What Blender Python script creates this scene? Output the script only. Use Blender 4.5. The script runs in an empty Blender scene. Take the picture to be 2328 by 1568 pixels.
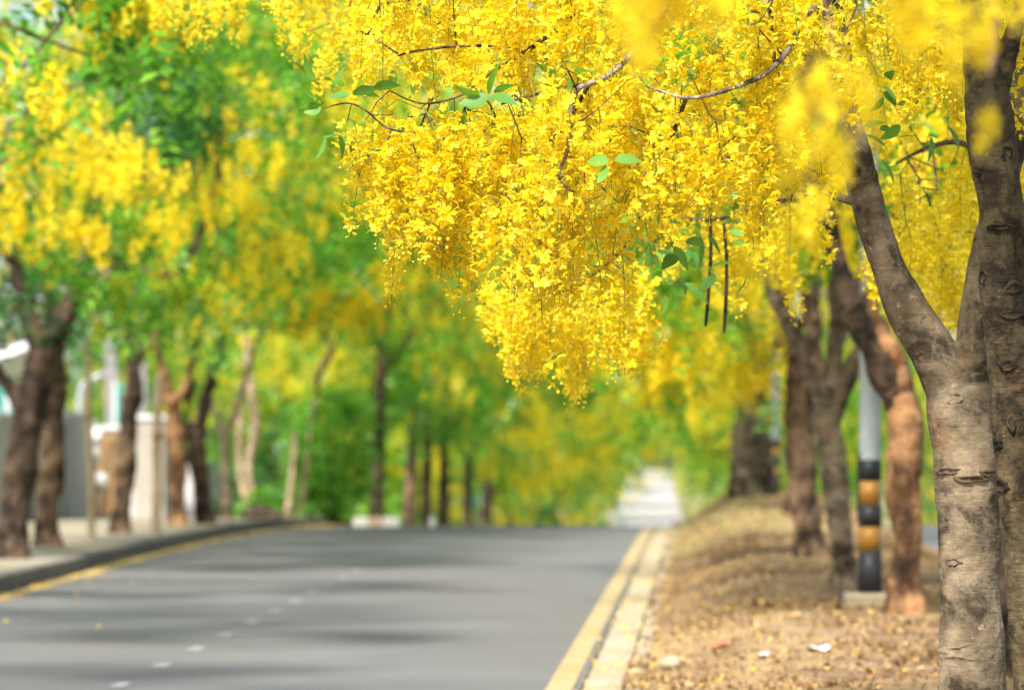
import bpy, math, random
import numpy as np
from mathutils import Vector, Matrix, Quaternion, noise
from mathutils.bvhtree import BVHTree

random.seed(7)
RNG = np.random.default_rng(11)
scene = bpy.context.scene
COL = scene.collection
R = math.radians

# ------------------------------------------------------------------ camera
CAM_Z, F_PX, HORIZON, K = 1.5, 3840.0, 440.0, 1024.0 / 2328.0
FOCUS = 14.0
cam_d = bpy.data.cameras.new('camera')
cam = bpy.data.objects.new('camera', cam_d)
COL.objects.link(cam)
cam.location = (0, 0, CAM_Z)
cam.rotation_euler = (R(90), 0, 0)
cam_d.sensor_width = 36.0
cam_d.lens = 135.0
cam_d.shift_y = (HORIZON - 344.5) / 1024.0
cam_d.clip_start = 0.1
cam_d.clip_end = 3000.0
cam_d.dof.use_dof = True
cam_d.dof.focus_distance = FOCUS
cam_d.dof.aperture_fstop = 2.9
scene.camera = cam

# ------------------------------------------------------------------ sky, sun, exposure
SUN_EL, SUN_AZ = 50.0, 203.0        # azimuth clockwise from +Y (from behind left of the camera)
world = bpy.data.worlds.new('World')
scene.world = world
world.use_nodes = True
wn, wl = world.node_tree.nodes, world.node_tree.links
bg = wn['Background']
sky = wn.new('ShaderNodeTexSky')
sky.sky_type = 'NISHITA'
sky.sun_disc = False
sky.sun_elevation = R(SUN_EL)
sky.sun_rotation = R(SUN_AZ)
sky.air_density = 1.0
sky.dust_density = 3.0
sky.ozone_density = 1.0
wl.new(sky.outputs['Color'], bg.inputs['Color'])
bg.inputs['Strength'].default_value = 0.13
sun_d = bpy.data.lights.new('sun', 'SUN')
sun_d.energy = 4.9
sun_d.angle = R(7.0)
sun_d.color = (1.0, 0.94, 0.84)
sun = bpy.data.objects.new('sun', sun_d)
COL.objects.link(sun)
to_sun = Vector((math.sin(R(SUN_AZ)) * math.cos(R(SUN_EL)), math.cos(R(SUN_AZ)) * math.cos(R(SUN_EL)), math.sin(R(SUN_EL))))
sun.rotation_euler = to_sun.to_track_quat('Z', 'Y').to_euler()
sun.location = to_sun * 60
scene.view_settings.view_transform = 'Standard'
scene.view_settings.look = 'None'
scene.view_settings.gamma = 1.0
scene.view_settings.exposure = 1.17
scene.render.engine = 'CYCLES'
scene.cycles.max_bounces = 6
scene.cycles.diffuse_bounces = 4
scene.cycles.transmission_bounces = 4

# ------------------------------------------------------------------ helpers
def at(dx, dy, Y):
    """point seen at (dx, dy) of the 2328-wide view of the photo, Y metres along the road"""
    return Vector(((dx * K - 512.0) / F_PX * Y, Y, CAM_Z + (HORIZON - dy * K) / F_PX * Y))

def px(p):
    return ((p[0] / p[1] * F_PX + 512.0) / K, (HORIZON - (p[2] - CAM_Z) / p[1] * F_PX) / K)

def tag(o, label=None, cat=None, group=None, kind=None):
    if label: o['label'] = label
    if cat: o['category'] = cat
    if group: o['group'] = group
    if kind: o['kind'] = kind
    return o

def empty(name, loc, label, cat, group=None):
    o = bpy.data.objects.new(name, None)
    o.empty_display_size = 0.3
    COL.objects.link(o)
    o.location = loc
    return tag(o, label, cat, group)

def mesh_obj(name, V, F, mats, parent=None, origin=None, smooth=True, mi=None):
    """one mesh object; V in world coordinates, stored relative to the parent/origin"""
    V = np.asarray(V, dtype=np.float64).reshape(-1, 3)
    org = np.array(origin if origin is not None else (parent.location if parent else (0, 0, 0)))
    me = bpy.data.meshes.new(name)
    if isinstance(F, np.ndarray) and F.ndim == 2:
        n, k = F.shape
        me.vertices.add(len(V)); me.vertices.foreach_set('co', (V - org).astype(np.float32).ravel())
        me.loops.add(n * k); me.loops.foreach_set('vertex_index', F.astype(np.int32).ravel())
        me.polygons.add(n)
        me.polygons.foreach_set('loop_start', np.arange(0, n * k, k, dtype=np.int32))
        me.update(calc_edges=True)
    else:
        me.from_pydata([tuple(v) for v in (V - org)], [], [tuple(f) for f in F])
        me.update()
    for m in (mats if isinstance(mats, (list, tuple)) else [mats]):
        me.materials.append(m)
    if smooth:
        me.polygons.foreach_set('use_smooth', np.ones(len(me.polygons), dtype=bool))
    if mi is not None:
        me.polygons.foreach_set('material_index', np.asarray(mi, dtype=np.int32))
    o = bpy.data.objects.new(name, me)
    COL.objects.link(o)
    if parent: o.parent = parent
    else: o.location = org
    return o

def frames(P):
    P = [Vector(p) for p in P]
    T = []
    for i in range(len(P)):
        a, b = P[max(i - 1, 0)], P[min(i + 1, len(P) - 1)]
        t = (b - a)
        T.append(t.normalized() if t.length > 1e-9 else Vector((0, 0, 1)))
    n = T[0].orthogonal().normalized()
    out = []
    for i, t in enumerate(T):
        n = (n - t * n.dot(t))
        n = n.normalized() if n.length > 1e-6 else t.orthogonal().normalized()
        out.append((P[i], t, n, t.cross(n)))
    return out

def tube(P, rad, segs=8, cap=True, wob=0.0, seed=0.0):
    V, F = [], []
    fr = frames(P)
    for i, (p, t, n, b) in enumerate(fr):
        for j in range(segs):
            a = 2 * math.pi * j / segs
            d = n * math.cos(a) + b * math.sin(a)
            r = rad[i]
            if wob:
                r *= 1 + wob * noise.noise(Vector((p + d * r) * 4.0) + Vector((seed, seed, 0)))
            V.append(p + d * r)
    for i in range(len(fr) - 1):
        for j in range(segs):
            k = (j + 1) % segs
            F.append((i * segs + j, i * segs + k, (i + 1) * segs + k, (i + 1) * segs + j))
    if cap:
        F.append(tuple(range(segs - 1, -1, -1)))
        F.append(tuple((len(fr) - 1) * segs + j for j in range(segs)))
    return V, F

def merge(parts):
    V, F, off = [], [], 0
    for v, f in parts:
        V.extend(v); F.extend([tuple(i + off for i in q) for q in f]); off += len(v)
    return V, F

def box(x0, x1, y0, y1, z0, z1, bev=0.0):
    if bev <= 0:
        V = [(x, y, z) for z in (z0, z1) for (x, y) in ((x0, y0), (x1, y0), (x1, y1), (x0, y1))]
        return V, [(3, 2, 1, 0), (4, 5, 6, 7), (0, 1, 5, 4), (1, 2, 6, 5), (2, 3, 7, 6), (3, 0, 4, 7)]
    b = bev
    V = []
    for z, s in ((z0, 0), (z1 - b, 0), (z1, b)):
        V += [(x0 + s, y0 + s, z), (x1 - s, y0 + s, z), (x1 - s, y1 - s, z), (x0 + s, y1 - s, z)]
    F = [(3, 2, 1, 0), (8, 9, 10, 11)]
    for k in (0, 4):
        for j in range(4):
            F.append((k + j, k + (j + 1) % 4, k + 4 + (j + 1) % 4, k + 4 + j))
    return V, F

def smooth_path(pts, n=6):
    """Catmull-Rom through (Vector, radius) pairs"""
    out = []
    m = len(pts)
    for i in range(m - 1):
        p0, p1, p2, p3 = (np.array([*pts[max(0, min(m - 1, i + d))][0], pts[max(0, min(m - 1, i + d))][1]]) for d in (-1, 0, 1, 2))
        for k in range(n):
            t = k / n
            out.append(0.5 * (2 * p1 + (p2 - p0) * t + (2 * p0 - 5 * p1 + 4 * p2 - p3) * t * t + (3 * p1 - p0 - 3 * p2 + p3) * t ** 3))
    out.append(np.array([*pts[-1][0], pts[-1][1]]))
    return [Vector(o[:3]) for o in out], [max(0.001, float(o[3])) for o in out]

# ------------------------------------------------------------------ materials
def new_mat(name):
    m = bpy.data.materials.new(name)
    m.use_nodes = True
    nt = m.node_tree
    return m, nt.nodes, nt.links, nt.nodes['Principled BSDF'], nt.nodes['Material Output']

def ramp(nodes, stops, interp='LINEAR'):
    r = nodes.new('ShaderNodeValToRGB')
    el = r.color_ramp.elements
    r.color_ramp.interpolation = interp
    while len(el) < len(stops): el.new(0.5)
    for e, (p, c) in zip(el, stops):
        e.position = p; e.color = (*c, 1)
    return r

def tex(nodes, links, kind, scale, detail=4.0, stretch=None, rough=0.6, coord='Object'):
    tc = nodes.new('ShaderNodeTexCoord')
    mp = nodes.new('ShaderNodeMapping')
    if stretch: mp.inputs['Scale'].default_value = stretch
    links.new(tc.outputs[coord], mp.inputs['Vector'])
    n = nodes.new('ShaderNodeTexNoise' if kind == 'noise' else 'ShaderNodeTexVoronoi')
    n.inputs['Scale'].default_value = scale
    if kind == 'noise':
        n.inputs['Detail'].default_value = detail
        n.inputs['Roughness'].default_value = rough
    links.new(mp.outputs['Vector'], n.inputs['Vector'])
    return n

def mixc(nodes, links, fac, a, b, mode='MIX'):
    m = nodes.new('ShaderNodeMix'); m.data_type = 'RGBA'; m.blend_type = mode
    for sock, v in ((m.inputs[0], fac), (m.inputs[6], a), (m.inputs[7], b)):
        if hasattr(v, 'links') or isinstance(v, bpy.types.NodeSocket): links.new(v, sock)
        elif isinstance(v, (int, float)): sock.default_value = v
        else: sock.default_value = (*v, 1)
    return m.outputs[2]

def bump(nodes, links, bsdf, height, strength=0.4, dist=0.01):
    b = nodes.new('ShaderNodeBump')
    b.inputs['Strength'].default_value = strength
    b.inputs['Distance'].default_value = dist
    links.new(height, b.inputs['Height'])
    links.new(b.outputs['Normal'], bsdf.inputs['Normal'])

def thin_mat(name, stops, trans_gain, trans=0.45, rough=0.5, spec=0.3, vary=None):
    """petals and leaves: reflect and let light through; colour varies from piece to piece"""
    m, n, l, p, out = new_mat(name)
    g = n.new('ShaderNodeNewGeometry')
    r = ramp(n, stops)
    l.new(g.outputs['Random Per Island'], r.inputs['Fac'])
    col = r.outputs['Color']
    if vary:    # one raceme is paler or more golden than the next
        oi = n.new('ShaderNodeObjectInfo')
        vr = ramp(n, vary); l.new(oi.outputs['Random'], vr.inputs['Fac'])
        col = mixc(n, l, 1.0, col, vr.outputs['Color'], 'MULTIPLY')
    l.new(col, p.inputs['Base Color'])
    p.inputs['Roughness'].default_value = rough
    p.inputs['Specular IOR Level'].default_value = spec
    t = n.new('ShaderNodeBsdfTranslucent')
    l.new(mixc(n, l, 1.0, col, trans_gain, 'MULTIPLY'), t.inputs['Color'])
    mx = n.new('ShaderNodeMixShader')
    mx.inputs['Fac'].default_value = trans
    l.new(p.outputs['BSDF'], mx.inputs[1]); l.new(t.outputs['BSDF'], mx.inputs[2])
    l.new(mx.outputs['Shader'], out.inputs['Surface'])
    return m

M = {}
M['petal'] = thin_mat('petal', [(0.0, (0.84, 0.59, 0.006)), (0.3, (0.87, 0.69, 0.01)), (0.75, (0.88, 0.75, 0.02)), (1.0, (0.90, 0.80, 0.08))], (1.0, 0.97, 0.6), 0.48, 0.5, 0.25, [(0.0, (0.97, 0.91, 0.8)), (0.5, (1.0, 1.0, 0.95)), (1.0, (1.0, 1.02, 1.6))])
M['bud'] = thin_mat('bud', [(0.0, (0.45, 0.42, 0.03)), (0.5, (0.75, 0.55, 0.02)), (1.0, (0.85, 0.62, 0.03))], (1, 1, 1), 0.2)
M['stem'] = thin_mat('green_stem', [(0.0, (0.10, 0.17, 0.02)), (1.0, (0.22, 0.28, 0.03))], (1, 1, 1), 0.1)
M['leaf'] = thin_mat('leaf', [(0.0, (0.04, 0.14, 0.014)), (0.4, (0.075, 0.24, 0.018)), (0.8, (0.12, 0.33, 0.024)), (1.0, (0.22, 0.42, 0.03))], (1.6, 1.6, 0.7), 0.45, 0.4, 0.4)
M['leaf_near'] = thin_mat('leaf_near', [(0.0, (0.07, 0.20, 0.035)), (1.0, (0.13, 0.28, 0.05))], (1.5, 1.7, 0.7), 0.35, 0.55, 0.35, [(0.0, (0.7, 0.8, 0.9)), (1.0, (1.3, 1.15, 0.9))])
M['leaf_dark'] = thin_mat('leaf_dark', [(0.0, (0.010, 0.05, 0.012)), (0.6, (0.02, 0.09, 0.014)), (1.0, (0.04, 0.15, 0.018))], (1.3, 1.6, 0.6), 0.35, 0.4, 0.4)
M['litter'] = thin_mat('dry_leaf', [(0.0, (0.11, 0.055, 0.025)), (0.35, (0.24, 0.135, 0.06)), (0.7, (0.36, 0.22, 0.10)), (0.9, (0.50, 0.36, 0.20)), (1.0, (0.62, 0.40, 0.05))], (1, 1, 1), 0.1, 0.8, 0.1)
M['fallen'] = thin_mat('fallen_petal', [(0.0, (0.55, 0.33, 0.02)), (1.0, (0.85, 0.6, 0.03))], (1, 1, 1), 0.2, 0.7, 0.1)
M['dry_grass'] = thin_mat('dry_grass', [(0.0, (0.20, 0.13, 0.065)), (0.6, (0.32, 0.225, 0.115)), (1.0, (0.42, 0.325, 0.19))], (1, 1, 1), 0.25, 0.8, 0.1)
M['grass'] = thin_mat('grass', [(0.0, (0.20, 0.22, 0.08)), (1.0, (0.42, 0.40, 0.18))], (1, 1, 1), 0.3, 0.7, 0.1)

def bark(name, base, dark, patch, amount, scale=6.0, crack=0.3, streak=1.0):
    m, n, l, p, out = new_mat(name)
    a = tex(n, l, 'noise', scale, 6, (1, 1, 1.1))
    c1 = ramp(n, [(0.40, dark), (0.58, base)])
    l.new(a.outputs['Fac'], c1.inputs['Fac'])
    b = tex(n, l, 'noise', scale * 0.55, 3, (1.0, 1.0, 0.6))
    f = ramp(n, [(0.62 - amount, (0, 0, 0)), (0.74 - amount, (1, 1, 1))])
    l.new(b.outputs['Color'], f.inputs['Fac'])
    col = mixc(n, l, f.outputs['Color'], c1.outputs['Color'], patch)
    # horizontal scars and lenticels
    h = tex(n, l, 'noise', scale * 2.2, 3, (0.5, 0.5, 3.2))
    hr = ramp(n, [(0.30, (0.25, 0.22, 0.2)), (0.42, (1, 1, 1))])
    l.new(h.outputs['Fac'], hr.inputs['Fac'])
    col = mixc(n, l, 0.4, col, hr.outputs['Color'], 'MULTIPLY')
    # pale lichen flecks
    s = tex(n, l, 'noise', scale * 7, 4)
    sr = ramp(n, [(0.62, (0, 0, 0)), (0.70, (1, 1, 1))])
    l.new(s.outputs['Fac'], sr.inputs['Fac'])
    sm = n.new('ShaderNodeMath'); sm.operation = 'MULTIPLY'; sm.inputs[1].default_value = 0.5
    l.new(sr.outputs['Color'], sm.inputs[0])
    col = mixc(n, l, sm.outputs[0], col, tuple(min(1, c * 1.7 + 0.06) for c in base))
    v = tex(n, l, 'voronoi', scale * 4.5, stretch=(1, 1, 0.6)); v.feature = 'DISTANCE_TO_EDGE'
    wv = tex(n, l, 'noise', scale * 3.0, 4); vm = n.new('ShaderNodeVectorMath'); vm.operation = 'MULTIPLY_ADD'; vm.inputs[1].default_value = (0.09, 0.09, 0.16)
    src = v.inputs['Vector'].links[0].from_socket
    l.new(wv.outputs['Color'], vm.inputs[0]); l.new(src, vm.inputs[2]); l.new(vm.outputs[0], v.inputs['Vector'])
    vr = ramp(n, [(0.0, (0.15, 0.12, 0.1)), (0.05, (1, 1, 1))])
    l.new(v.outputs['Distance'], vr.inputs['Fac'])
    # cracks only in some places
    cm = tex(n, l, 'noise', scale * 0.8, 2)
    cr = ramp(n, [(0.52 - crack * 0.3, (0, 0, 0)), (0.62 - crack * 0.3, (1, 1, 1))])
    l.new(cm.outputs['Fac'], cr.inputs['Fac'])
    cf = n.new('ShaderNodeMath'); cf.operation = 'MULTIPLY'; cf.inputs[1].default_value = crack
    l.new(cr.outputs['Color'], cf.inputs[0])
    col = mixc(n, l, cf.outputs[0], col, vr.outputs['Color'], 'MULTIPLY')
    g1 = tex(n, l, 'noise', scale * 1.0, 6, (1.0, 1.0, streak), 0.72)
    g1.inputs['Distortion'].default_value = 0.3
    gr = ramp(n, [(0.42, (0.20, 0.18, 0.16)), (0.50, (0.85, 0.84, 0.82)), (0.62, (1.3, 1.26, 1.2))])
    l.new(g1.outputs['Fac'], gr.inputs['Fac'])
    col = mixc(n, l, 0.9, col, gr.outputs['Color'], 'MULTIPLY')
    l.new(col, p.inputs['Base Color'])
    p.inputs['Roughness'].default_value = 0.85
    p.inputs['Specular IOR Level'].default_value = 0.2
    hm = n.new('ShaderNodeMath'); hm.operation = 'ADD'
    l.new(a.outputs['Fac'], hm.inputs[0]); l.new(h.outputs['Fac'], hm.inputs[1])
    h2 = n.new('ShaderNodeMath'); h2.operation = 'ADD'
    l.new(hm.outputs[0], h2.inputs[0]); l.new(s.outputs['Fac'], h2.inputs[1])
    h3 = n.new('ShaderNodeMath'); h3.operation = 'ADD'; l.new(h2.outputs[0], h3.inputs[0]); l.new(g1.outputs['Fac'], h3.inputs[1])
    bump(n, l, p, h3.outputs[0], 0.55, 0.012)
    return m

M['bark_grey'] = bark('bark_grey', (0.195, 0.157, 0.108), (0.095, 0.073, 0.047), (0.19, 0.105, 0.05), 0.04, 4.2, 0.2)
M['bark_front'] = bark('bark_front', (0.08, 0.0608, 0.032), (0.036, 0.0272, 0.0144), (0.104, 0.0544, 0.0216), 0.0, 6.5, 0.55)
M['bark_orange'] = bark('bark_orange', (0.306, 0.17, 0.0808), (0.0723, 0.0382, 0.0204), (0.3825, 0.1105, 0.0255), 0.02, 3.6, 0.15, 0.4)
M['bark_pale'] = bark('bark_pale', (0.40, 0.31, 0.21), (0.19, 0.14, 0.09), (0.46, 0.38, 0.27), 0.03, 6.0, 0.1)
M['bark_brown'] = bark('bark_brown', (0.152, 0.1, 0.06), (0.044, 0.0288, 0.0192), (0.2, 0.096, 0.04), 0.02, 4.5, 0.2)
M['bark_dark'] = bark('bark_dark', (0.09, 0.0615, 0.0413), (0.0263, 0.0188, 0.0135), (0.1275, 0.0675, 0.0338), -0.02, 4.5, 0.2)
M['scar'] = bark('bark_scar', (0.24, 0.11, 0.05), (0.06, 0.03, 0.02), (0.30, 0.15, 0.07), 0.05, 12.0, 0.6)
M['black_scar'] = bark('black_scar', (0.05, 0.036, 0.022), (0.015, 0.012, 0.009), (0.09, 0.05, 0.025), -0.02, 16.0, 0.7)
M['twig'] = bark('twig_bark', (0.13, 0.085, 0.055), (0.06, 0.04, 0.03), (0.24, 0.19, 0.15), 0.02, 20.0, 0.1)
M['twig_grey'] = bark('twig_grey', (0.28, 0.23, 0.19), (0.12, 0.09, 0.07), (0.32, 0.28, 0.24), 0.02, 20.0, 0.1)
M['pod'] = bark('seed_pod_skin', (0.035, 0.022, 0.015), (0.015, 0.01, 0.008), (0.05, 0.03, 0.02), 0.0, 10.0, 0.0)

def speckle(name, stops, scale, fine=60.0, rough=0.85, bmp=0.3, bd=0.004, stretch=None, big=None, spec=0.3):
    m, n, l, p, out = new_mat(name)
    a = tex(n, l, 'noise', scale, 5, stretch)
    r = ramp(n, stops); l.new(a.outputs['Fac'], r.inputs['Fac'])
    s = tex(n, l, 'noise', fine, 3)
    sr = ramp(n, [(0.25, (0.72, 0.72, 0.72)), (0.75, (1.22, 1.22, 1.22))])
    l.new(s.outputs['Fac'], sr.inputs['Fac'])
    col = mixc(n, l, 1.0, r.outputs['Color'], sr.outputs['Color'], 'MULTIPLY')
    if big:
        b = tex(n, l, 'noise', big[0], 3, big[2] if len(big) > 2 else None)
        br = ramp(n, [(0.42, (0, 0, 0)), (0.6, (1, 1, 1))]); l.new(b.outputs['Fac'], br.inputs['Fac'])
        col = mixc(n, l, br.outputs['Color'], col, mixc(n, l, 1.0, sr.outputs['Color'], big[1], 'MULTIPLY'))
    l.new(col, p.inputs['Base Color'])
    p.inputs['Roughness'].default_value = rough
    p.inputs['Specular IOR Level'].default_value = spec
    bump(n, l, p, s.outputs['Fac'], bmp, bd)
    return m

M['asphalt'] = speckle('asphalt', [(0.3, (0.085, 0.087, 0.088)), (0.7, (0.138, 0.139, 0.138))], 0.5, 90, 0.62, 0.25, 0.004, None, (0.22, (0.112, 0.106, 0.102), (1, 0.2, 1)), 0.5)
M['asphalt_far'] = speckle('far_road_glare', [(0.3, (0.27, 0.255, 0.235)), (0.7, (0.36, 0.345, 0.32))], 0.3, 30, 0.7)  # far stretch of road: sun glare put into a paler base colour
M['concrete'] = speckle('concrete', [(0.3, (0.23, 0.205, 0.16)), (0.7, (0.36, 0.33, 0.27))], 3.0, 50, 0.85, 0.3, 0.004, None, (1.2, (0.30, 0.245, 0.15)))
M['kerb'] = speckle('kerb_concrete', [(0.3, (0.10, 0.095, 0.085)), (0.7, (0.17, 0.16, 0.145))], 2.5, 40, 0.9, 0.3, 0.005)
M['kerb_top'] = speckle('paving', [(0.3, (0.20, 0.18, 0.145)), (0.7, (0.29, 0.265, 0.22))], 0.8, 30, 0.9, 0.3, 0.005, None, (0.5, (0.23, 0.20, 0.115)))
M['soil'] = speckle('dry_soil', [(0.3, (0.10, 0.062, 0.035)), (0.5, (0.20, 0.132, 0.076)), (0.72, (0.31, 0.225, 0.14))], 1.6, 25, 0.95, 0.8, 0.03, None, (0.6, (0.30, 0.215, 0.11), (1, 0.5, 1)), 0.1)
M['ground'] = speckle('verge_ground', [(0.3, (0.10, 0.12, 0.04)), (0.7, (0.26, 0.22, 0.11))], 0.25, 3, 0.95, 0.5, 0.03, None, None, 0.1)
M['paint_yellow'] = speckle('yellow_road_paint', [(0.3, (0.28, 0.205, 0.085)), (0.7, (0.36, 0.27, 0.125))], 2.0, 40, 0.7, 0.2, 0.003, None, (1.2, (0.33, 0.27, 0.16)))
M['paint_white'] = speckle('white_road_paint', [(0.3, (0.19, 0.195, 0.195)), (0.7, (0.30, 0.30, 0.30))], 3.0, 30, 0.7, 0.2, 0.003)
M['steel'] = speckle('galvanised_steel', [(0.3, (0.27, 0.31, 0.33)), (0.7, (0.36, 0.40, 0.42))], 6.0, 60, 0.45, 0.05, 0.001)
M['black'] = speckle('black_paint', [(0.3, (0.012, 0.014, 0.016)), (0.7, (0.035, 0.036, 0.038))], 4.0, 30, 0.5, 0.1, 0.001, (1, 1, 0.3))
M['reflector'] = speckle('amber_sheeting', [(0.3, (0.26, 0.125, 0.018)), (0.7, (0.36, 0.18, 0.03))], 5.0, 50, 0.4, 0.05, 0.001)
M['wall_white'] = speckle('white_wall_paint', [(0.3, (0.44, 0.44, 0.445)), (0.7, (0.54, 0.54, 0.54))], 0.8, 20, 0.8, 0.1, 0.002)
M['wall_cream'] = speckle('cream_wall_paint', [(0.3, (0.27, 0.25, 0.21)), (0.7, (0.34, 0.315, 0.27))], 0.8, 20, 0.8, 0.1, 0.002)
M['grey_paint'] = speckle('grey_paint', [(0.3, (0.17, 0.165, 0.17)), (0.7, (0.24, 0.235, 0.24))], 1.5, 20, 0.6, 0.1, 0.002)
M['roof_metal'] = speckle('metal_roof', [(0.3, (0.50, 0.54, 0.58)), (0.7, (0.62, 0.66, 0.68))], 1.0, 20, 0.4, 0.05, 0.002)
M['teal'] = speckle('teal_sheet', [(0.3, (0.03, 0.16, 0.13)), (0.7, (0.05, 0.22, 0.18))], 2.0, 20, 0.6, 0.05, 0.002)
M['brown_wood'] = speckle('brown_wood', [(0.3, (0.20, 0.11, 0.04)), (0.7, (0.33, 0.20, 0.08))], 3.0, 20, 0.7, 0.1, 0.002, (1, 1, 0.2))
M['bamboo'] = speckle('weathered_stake', [(0.3, (0.24, 0.18, 0.105)), (0.7, (0.36, 0.29, 0.18))], 4.0, 30, 0.8, 0.2, 0.003, (1, 1, 0.3))
M['white'] = speckle('white_plastic', [(0.3, (0.58, 0.58, 0.58)), (0.7, (0.68, 0.68, 0.68))], 3.0, 20, 0.5, 0.05, 0.001)
M['red'] = speckle('faded_red', [(0.3, (0.45, 0.10, 0.06)), (0.7, (0.58, 0.20, 0.13))], 3.0, 20, 0.6, 0.05, 0.001)
M['kerb_white'] = speckle('kerb_white_paint', [(0.3, (0.60, 0.57, 0.50)), (0.7, (0.74, 0.72, 0.66))], 3.0, 20, 0.8, 0.1, 0.002)
M['kerb_tan'] = speckle('kerb_bare', [(0.3, (0.42, 0.28, 0.17)), (0.7, (0.52, 0.38, 0.25))], 3.0, 20, 0.8, 0.1, 0.002)

# ------------------------------------------------------------------ lie of the land
_ys = np.arange(-60.0, 1400.0, 0.5)
def _raw(y):
    if y < 60: return 0.0
    if y < 95: return -0.000714 * (y - 60) ** 2
    return float(np.interp(y, [95, 150, 175, 205, 230, 400, 440, 700, 1400], [-0.875, -3.7, -4.3, -4.1, -3.55, -2.0, -2.0, -5.0, -8.0]))
_zr = np.array([_raw(y) for y in _ys])
_k = np.exp(-0.5 * (np.arange(-12, 13) / 5.0) ** 2); _k /= _k.sum()
_zs = np.convolve(np.pad(_zr, 12, mode='edge'), _k, 'valid')
prof = lambda y: float(np.interp(y, _ys, _zs))
_xl = np.interp(_ys, [-60, 20, 37, 50, 61, 75, 90, 120, 170, 230, 450, 1400], [-6.5, -5.25, -5.02, -4.9, -4.5, -3.7, -2.95, -1.3, 2.0, 5.7, 14.3, 50])
_xl = np.convolve(np.pad(_xl, 12, mode='edge'), _k, 'valid')
xl = lambda y: float(np.interp(y, _ys, _xl))                 # foot of the left kerb
xr = lambda y: 0.28 + 0.048 * (y - 23.1) if y < 230 else 10.21 + 0.036 * (y - 230)                     # yellow edge line beside the median
xm0 = lambda y: xr(y) + 0.50                                 # median between the carriageways
xm1 = lambda y: xr(y) + 4.0
xo1 = lambda y: xm1(y) + 6.6                                 # far edge of the other carriageway
med_h = lambda y: float(np.interp(y, [0, 30, 40, 72, 85, 130, 400], [0.20, 0.22, 0.28, 0.62, 0.60, 0.3, 0.2]))

def median_z(x, y):
    u = (x - xm0(y)) / (xm1(y) - xm0(y))
    e = min(max(min(u, 1 - u) / 0.30, 0.0), 1.0)
    e = e * e * (3 - 2 * e)
    n = noise.noise(Vector((x * 1.3, y * 1.1, 0))) * 0.035 + noise.noise(Vector((x * 4, y * 4, 5))) * 0.012
    return prof(y) + 0.05 + (med_h(y) - 0.05) * e + n * min(1, 4 * e)

def strip(name, xa, xb, ya, yb, dy, dz, mat, cols=2, kind='structure', parent=None, zf=None, thick=0.0):
    ys = list(np.arange(ya, yb, dy)) + [yb]
    V, F = [], []
    for y in ys:
        for c in range(cols):
            x = xa(y) + (xb(y) - xa(y)) * c / (cols - 1)
            V.append((x, y, zf(x, y) if zf else prof(y) + dz))
    for i in range(len(ys) - 1):
        for c in range(cols - 1):
            a = i * cols + c
            F.append((a, a + 1, a + cols + 1, a + cols))
    o = mesh_obj(name, V, F, mat, parent, origin=(0, 0, 0))
    if kind: o['kind'] = kind
    return o

# ground sheet to the horizon
V, F = [], []
gx = sorted(set([-900, -600, -350, -200, -120, -80, -55, -40, -30, -22, -16, -12, -9, -6, -3, 0, 3, 6, 9, 12, 16, 22, 30, 40, 55, 80, 120, 200, 350, 600, 900]))
gy = list(range(-60, 130, 10)) + list(range(130, 500, 20)) + list(range(500, 1400, 60))
for y in gy:
    for x in gx:
        c = 0.5 * (xl(y) + xo1(y)); d = max(0.0, abs(x - c) - 22)
        V.append((x, y, prof(y) - 0.12 + d * 0.05 + 0.00012 * d * d * (1 if d < 300 else 0.5)))
for i in range(len(gy) - 1):
    for j in range(len(gx) - 1):
        a = i * len(gx) + j
        F.append((a, a + 1, a + len(gx) + 1, a + len(gx)))
tag(mesh_obj('ground', V, F, M['ground']), kind='structure')

road = strip('road', xl, lambda y: xr(y) + 0.13, -55, 205, 1.0, 0.0, M['asphalt'], 8)
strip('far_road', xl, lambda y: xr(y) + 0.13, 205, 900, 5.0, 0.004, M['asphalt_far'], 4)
strip('other_carriageway', lambda y: xm1(y) + 0.12, xo1, -55, 500, 2.0, 0.0, M['asphalt'], 5)

# painted lines on the road
strip('edge_line', lambda y: xr(y) - 0.08, lambda y: xr(y) + 0.08, -20, 205, 1.0, 0.005, M['paint_yellow'], 2, None, road)
strip('edge_line', lambda y: xl(y) + 0.10, lambda y: xl(y) + 0.24, -20, 205, 1.0, 0.005, M['paint_yellow'], 2, None, road)
lane = lambda y: 0.5 * (xr(y) + xl(y)) + 0.05
for i in range(28):
    y0 = 15.1 + i * 2.05
    strip('lane_dash', lambda y: lane(y) - 0.05, lambda y: lane(y) + 0.05, y0, y0 + 0.5, 0.5, 0.005, M['paint_white'], 2, None, road)

# concrete channel slabs along the median, one by one
gut = empty('gutter', (xr(30) + 0.28, 30, 0), None, None); gut['kind'] = 'structure'
kb = empty('median_kerb', (xr(30) + 0.46, 30, 0), None, None); kb['kind'] = 'structure'
def block(name, xa, xb, y0, y1, z0, z1, mat, parent, bev=0.01, jit=0.0):
    V, F = box(0, 1, 0, 1, z0, z1, 0)
    W = []
    for (a, b, z) in V:
        y = y0 + (y1 - y0) * b
        W.append((xa(y) + (xb(y) - xa(y)) * a + random.uniform(-jit, jit), y, prof(y) + z + (random.uniform(-jit, jit) if z == z1 else 0)))
    o = mesh_obj(name, W, F, mat, parent, smooth=False)
    if bev:
        m = o.modifiers.new('bevel', 'BEVEL'); m.width = bev; m.segments = 2
    return o
y = 10.0
while y < 70:
    L = random.uniform(3.6, 5.5)
    block('channel_slab', lambda y: xr(y) + 0.145, lambda y: xr(y) + 0.385, y, y + L - 0.025, -0.1, 0.012, M['concrete'], gut, 0.008, 0.006)
    y += L
y = 10.0
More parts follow.
